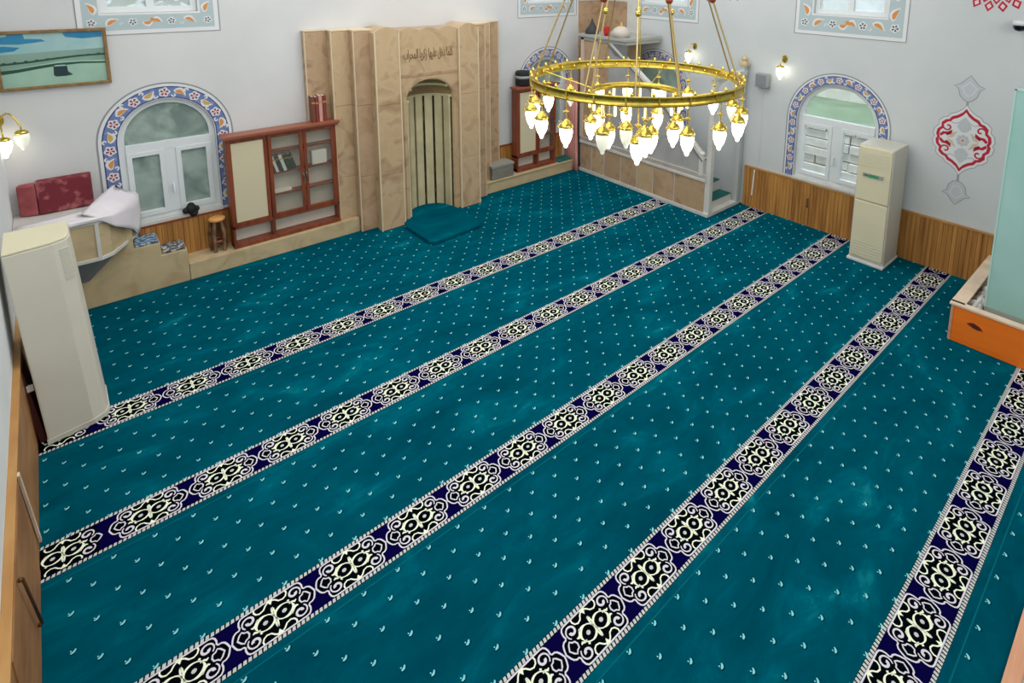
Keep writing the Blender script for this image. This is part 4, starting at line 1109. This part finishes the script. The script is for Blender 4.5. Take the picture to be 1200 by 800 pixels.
for sy in (-1, 1): mo.flat(MR, [(cu_+a, cv_+sy*b) for a, b in [(0, .28), (.05, .22), (.075, .15), (.03, .10), (0, .09), (-.03, .10), (-.075, .15), (-.05, .22)]], .0032, 2)
disc(mo, MR, cu_, cv_, .075, .0040, 0, 16); 
for k in range(8): disc(mo, MR, cu_+.048*cos(k*pi/4), cv_+.048*sin(k*pi/4), .022, .0046, 2, 8)
disc(mo, MR, cu_, cv_, .024, .0052, 4, 10); disc(mo, MR, cu_, cv_, .009, .0058, 1, 8)
for sy, cz in ((1, 2.235), (-1, 1.01)):
    q = [(0, .175), (.03, .125), (.065, .085), (.125, .05), (.085, .025), (.075, -.045), (.04, -.10), (0, -.125)]
    if sy > 0: q = [(0, .16), (.05, .10), (.09, .055), (.15, .03), (.105, -.005), (.085, -.08), (.04, -.13), (0, -.145)]
    else: q = [(0, .135), (.045, .125), (.085, .075), (.10, .0), (.145, -.03), (.085, -.055), (.05, -.10), (0, -.155)]
    o = [(cu_+a, cz+b) for a, b in q] + [(cu_-a, cz+b) for a, b in q[-2:0:-1]]
    mo.flat(MR, o, .0012, 2); mo.ribbon(MR, o, .010, .002, 3, closed=True)
    o2 = [(cu_+(p[0]-cu_)*.55, cz+(p[1]-cz)*.55) for p in o]; mo.ribbon(MR, o2, .006, .002, 0, closed=True)
mo.flat(MR, rect(cu_-.012, cu_+.012, 2.02, 2.11), .0009, 3); mo.flat(MR, rect(cu_-.012, cu_+.012, 1.13, 1.235), .0009, 3)
tag(mo.build('wall_ornament', [M_bluewhite, M_redpaint, M_greypaint, M_greyout, M_beigepaint], fix=False), 'painted red and white cartouche with grey pendants on the right wall', 'wall painting')

def garland(label, cu0, cv0, R):
    g = MB()
    for ring, (rr, cnt) in enumerate(((R, 22), (R*.82, 22), (R*.64, 18))):
        for k in range(cnt):
            a = 2*pi*(k+.5*(ring % 2))/cnt
            u, v = cu0+rr*cos(a), cv0+rr*sin(a); s_ = .062-.006*ring
            tx, ty = cos(a), sin(a)
            def dm(f): return [(u+f*s_*tx, v+f*s_*ty), (u-f*s_*.75*ty, v+f*s_*.75*tx), (u-f*s_*tx, v-f*s_*ty), (u+f*s_*.75*ty, v-f*s_*.75*tx)]
            g.fan(MR, dm(1), .0012, 0); g.fan(MR, dm(.52), .0020, 1)
            disc(g, MR, cu0+(rr-.075)*cos(a+pi/cnt), cv0+(rr-.075)*sin(a+pi/cnt), .014, .0016, 2, 8)
    return tag(g.build('wall_rosette', [M_redpaint, M_pinkpaint, M_greenpaint], fix=False), label, 'wall painting')
garland('painted rosette of red diamonds high on the right wall above the red cartouche', 5.02, 3.62, .44)
garland('painted rosette of red diamonds high on the right wall above the pulpit stair', 1.72, 3.55, .40)

cam = thing('security_camera', 'small black and white dome camera cut by the right edge of the photo', 'camera', (XR-.05, -5.275, 3.0))
MB().lathe([(.001, .05), (.06, .05), (.07, .03), (.07, .0), (.001, 0)], (XR-.09, -5.275, 3.0), 20).build('housing', M_pvc, cam)
MB().lathe([(.062, 0), (.058, -.03), (.04, -.055), (.001, -.065)], (XR-.09, -5.275, 3.0), 20).build('dome', mat('black_dome', (10, 10, 24), .1), cam)
MB().box(XR-.09, XR, -5.29, -5.26, 3.02, 3.045).build('bracket', M_pvc, cam)

# ------------------------------------------------------------------ orange enclosure with teal screen (right edge)
en = thing('wooden_enclosure', 'low orange wooden enclosure against the right wall with a teal frosted screen', 'enclosure', (7.1, -5.8, 0))
EX, EY = 6.43, -5.29
mb = MB(); mb.box(EX, EX+.025, -6.34, EY-.03, .0045, .37); mb.build('front_board', M_orange, en, bevel=.006)
mb = MB(); mb.lathe([(.03, .0045), (.03, .37)], (EX+.028, EY-.03, 0), 12, a0=pi/2, a1=pi); mb.box(EX+.028, 7.87, EY-.03, EY, .0045, .37); mb.build('end_board', M_pinkwood, en)
mb = MB(); mb.box(EX-.008, EX+.07, -6.34, EY+.008, .37, .392); mb.box(EX+.03, 7.87, EY-.11, EY+.008, .37, .392); mb.build('ledge', M_creamledge, en, bevel=.004)
mb = MB(); mb.box(EX+.03, 7.87, -6.34, EY-.03, .0045, .20); mb.build('inner_floor', M_greyfloor, en)
ME = lambda u, v, w: (EX-w, -u, v)
mb = MB(); mb.flat(ME, [(5.435, .235), (5.47, .258), (5.50, .262), (5.545, .245), (5.575, .215), (5.53, .205), (5.49, .212)], .002, 0); mb.flat(ME, [(5.48, .245), (5.53, .240), (5.545, .222), (5.49, .222)], .003, 1)
mb.build('oval_emblem', [mat('dark_red_emblem', (110, 24, 20), .6), mat('emblem_dark', (44, 34, 20), .6)], en, fix=False)
SX = 6.79
mb = MB(); mb.box(SX, SX+.02, -6.34, -5.50, .30, 2.47); mb.build('frosted_screen', M_screen, en)
mb = MB(); mb.box(SX-.01, SX+.03, -6.34, -5.495, .20, .30, 0); mb.build('screen_base', mat('screen_base_grey', (150, 160, 152), .4), en)
mb = MB(); mb.box(SX-.006, SX+.026, -5.505, -5.492, .28, 2.48); mb.box(SX-.006, SX+.026, -6.34, -5.49, 2.465, 2.485); mb.build('screen_edge', mat('pale_screen_edge', (176, 214, 206), .3), en)
for i in range(9):
    pass
cl = MB()
for i in range(7):
    x = 6.66+i*.09; y = -5.435+.02*sin(i*2.3); cl.sphere((x, y, .255+.02*(i % 3)), .06+.01*(i % 2), 8)
cl.tube([(6.6, -5.42, .30), (6.8, -5.45, .34), (7.1, -5.42, .28), (7.3, -5.45, .33)], .02, 6)
tag(cl.build('plastic_bag', mat('crumpled_white_plastic', (212, 208, 202), .4)), 'crumpled white plastic bag stuffed behind the ledge of the orange enclosure', 'bag')

# rear platform edge, bottom right
rp_ = thing('rear_platform', 'low rear platform with a pinkish wooden edge at the bottom right', 'platform', (5, -7, 0))
mb = MB(); mb.box(2.6, XR-.02, -6.432, -6.362, 0, .03); mb.build('wooden_edge', M_pinkwood, rp_, bevel=.004)
MB().box(2.6, XR-.02, YB+.02, -6.432, 0, .022).build('platform_floor', M_greyfloor, rp_)

# pale rod on the right wainscot, next to the stair
tag(MB().tube([(XR-.045, -2.28, .60), (XR-.045, -2.26, .20)], .012, 8).build('pale_rod', M_paper), 'short pale rod hanging on the wood panelling right of the pulpit stair', 'rod')

# ------------------------------------------------------------------ outside the windows
def hedge(name, label, x0, x1, y0, y1, z1, n, m, s=.16):
    mb = MB(); rnd = random.Random(5)
    for _ in range(n):
        c = Vector((rnd.uniform(x0, x1), rnd.uniform(y0, y1), rnd.uniform(0, z1)*rnd.uniform(.6, 1)))
        d = Vector((rnd.uniform(-1, 1), rnd.uniform(-1, 1), rnd.uniform(-.5, 1))).normalized(); e = d.orthogonal().normalized()
        L_, W_ = s*rnd.uniform(.6, 1.3), s*.5
        mb.add([c-d*L_, c+e*W_, c+d*L_, c-e*W_], [(0, 1, 2, 3)])
    o = mb.build(name, m, fix=False); o['kind'] = 'stuff'; return tag(o, label, 'hedge')
hedge('hedge', 'green foliage outside the windows of the front wall', -2, 9.5, 2.4, 3.4, 4.0, 5200, M_leaf)
sw = MB(); rnd = random.Random(3)
for r in range(8):
    y = 2.0
    while y > -8:
        w = rnd.uniform(.35, .9); z0 = -.26+r*.155
        sw.box(10.0+rnd.uniform(0, .10), 10.4, y-w+.025, y, z0+.012, z0+.145); y -= w
sw.box(10.14, 10.38, -8, 2, -.26, .97, 1)
tag(sw.build('stone_wall', [M_stone_out, M_stone_gap]), 'rough pale stone wall outside the lower panes of the right wall window', 'wall')
hl = MB(); vs = []; n = 30
for i in range(n+1):
    y = 4-18*i/n
    vs += [(10.3, y, .96), (11.2, y, .97+.05*sin(i*.9)), (12.3, y, 1.0+.05*sin(i*.5))]
hl.add(vs, [(i*3+j, (i+1)*3+j, (i+1)*3+j+1, i*3+j+1) for i in range(n) for j in range(2)], 0, True)
o = hl.build('grass_terrace', M_leaf2, fix=False); struct(o)
o = MB().box(12.25, 12.45, -14, 4, .9, 2.3).build('garden_wall', M_stone_out); tag(o, 'pale garden wall beyond the grass outside the right wall window', 'wall')
o = MB().box(-14, 30, -24, 22, -.6, -.26).build('ground', M_out_ground); struct(o)

# ------------------------------------------------------------------ light
w = bpy.data.worlds.new('sky'); scn.world = w; w.use_nodes = True
bg = w.node_tree.nodes['Background']; bg.inputs[0].default_value = (.86, .93, 1.0, 1); bg.inputs[1].default_value = 2.5
sun = bpy.data.lights.new('sun', 'SUN'); sun.energy = 2.4; sun.angle = .1
so = bpy.data.objects.new('sun', sun); COL.objects.link(so); so.rotation_euler = (0, radians(-17), 0); so.location = (0, 0, 12)
def area(name, loc, rot, sx, sy, power, col=(1, 1, 1)):
    l = bpy.data.lights.new(name, 'AREA'); l.shape = 'RECTANGLE'; l.size = sx; l.size_y = sy; l.energy = power; l.color = col
    o = bpy.data.objects.new(name, l); COL.objects.link(o); o.location = loc; o.rotation_euler = rot; return o
area('overhead_fill', (3.9, -1.9, 5.1), (0, 0, 0), 6.5, 5.0, 245, (1, .99, .97))  # unseen fill added under the ceiling to brighten the hall, no fixture there
area('rear_fill', (3.5, -8.8, 4.2), (radians(80), 0, 0), 6.0, 1.6, 120, (1, .98, .95))  # unseen fill added behind the camera to brighten the far walls
area('side_light', (.1, -4.5, 4.3), (radians(55), 0, radians(-90)), 5.0, 1.2, 60, (1, .99, .97))

# ------------------------------------------------------------------ camera
cd = bpy.data.cameras.new('camera'); co_ = bpy.data.objects.new('camera', cd); COL.objects.link(co_)
co_.location = (.27302861, -6.62188136, 3.46412412)
co_.rotation_euler = (radians(80.28655118), radians(-.96180436), radians(-43.02739233))
cd.sensor_fit = 'HORIZONTAL'; cd.sensor_width = 36; cd.lens = 36*681.4812/1200
cd.shift_x = (600-685.8697)/1200; cd.shift_y = (85.3468-400)/1200; cd.clip_start = .05; cd.clip_end = 200
scn.camera = co_
scn.view_settings.view_transform = 'Standard'; scn.view_settings.look = 'None'; scn.view_settings.exposure = 0; scn.view_settings.gamma = 1
scn.cycles.use_denoising = True; scn.cycles.max_bounces = 8; scn.cycles.transparent_max_bounces = 12
scn.cycles.sample_clamp_indirect = 6
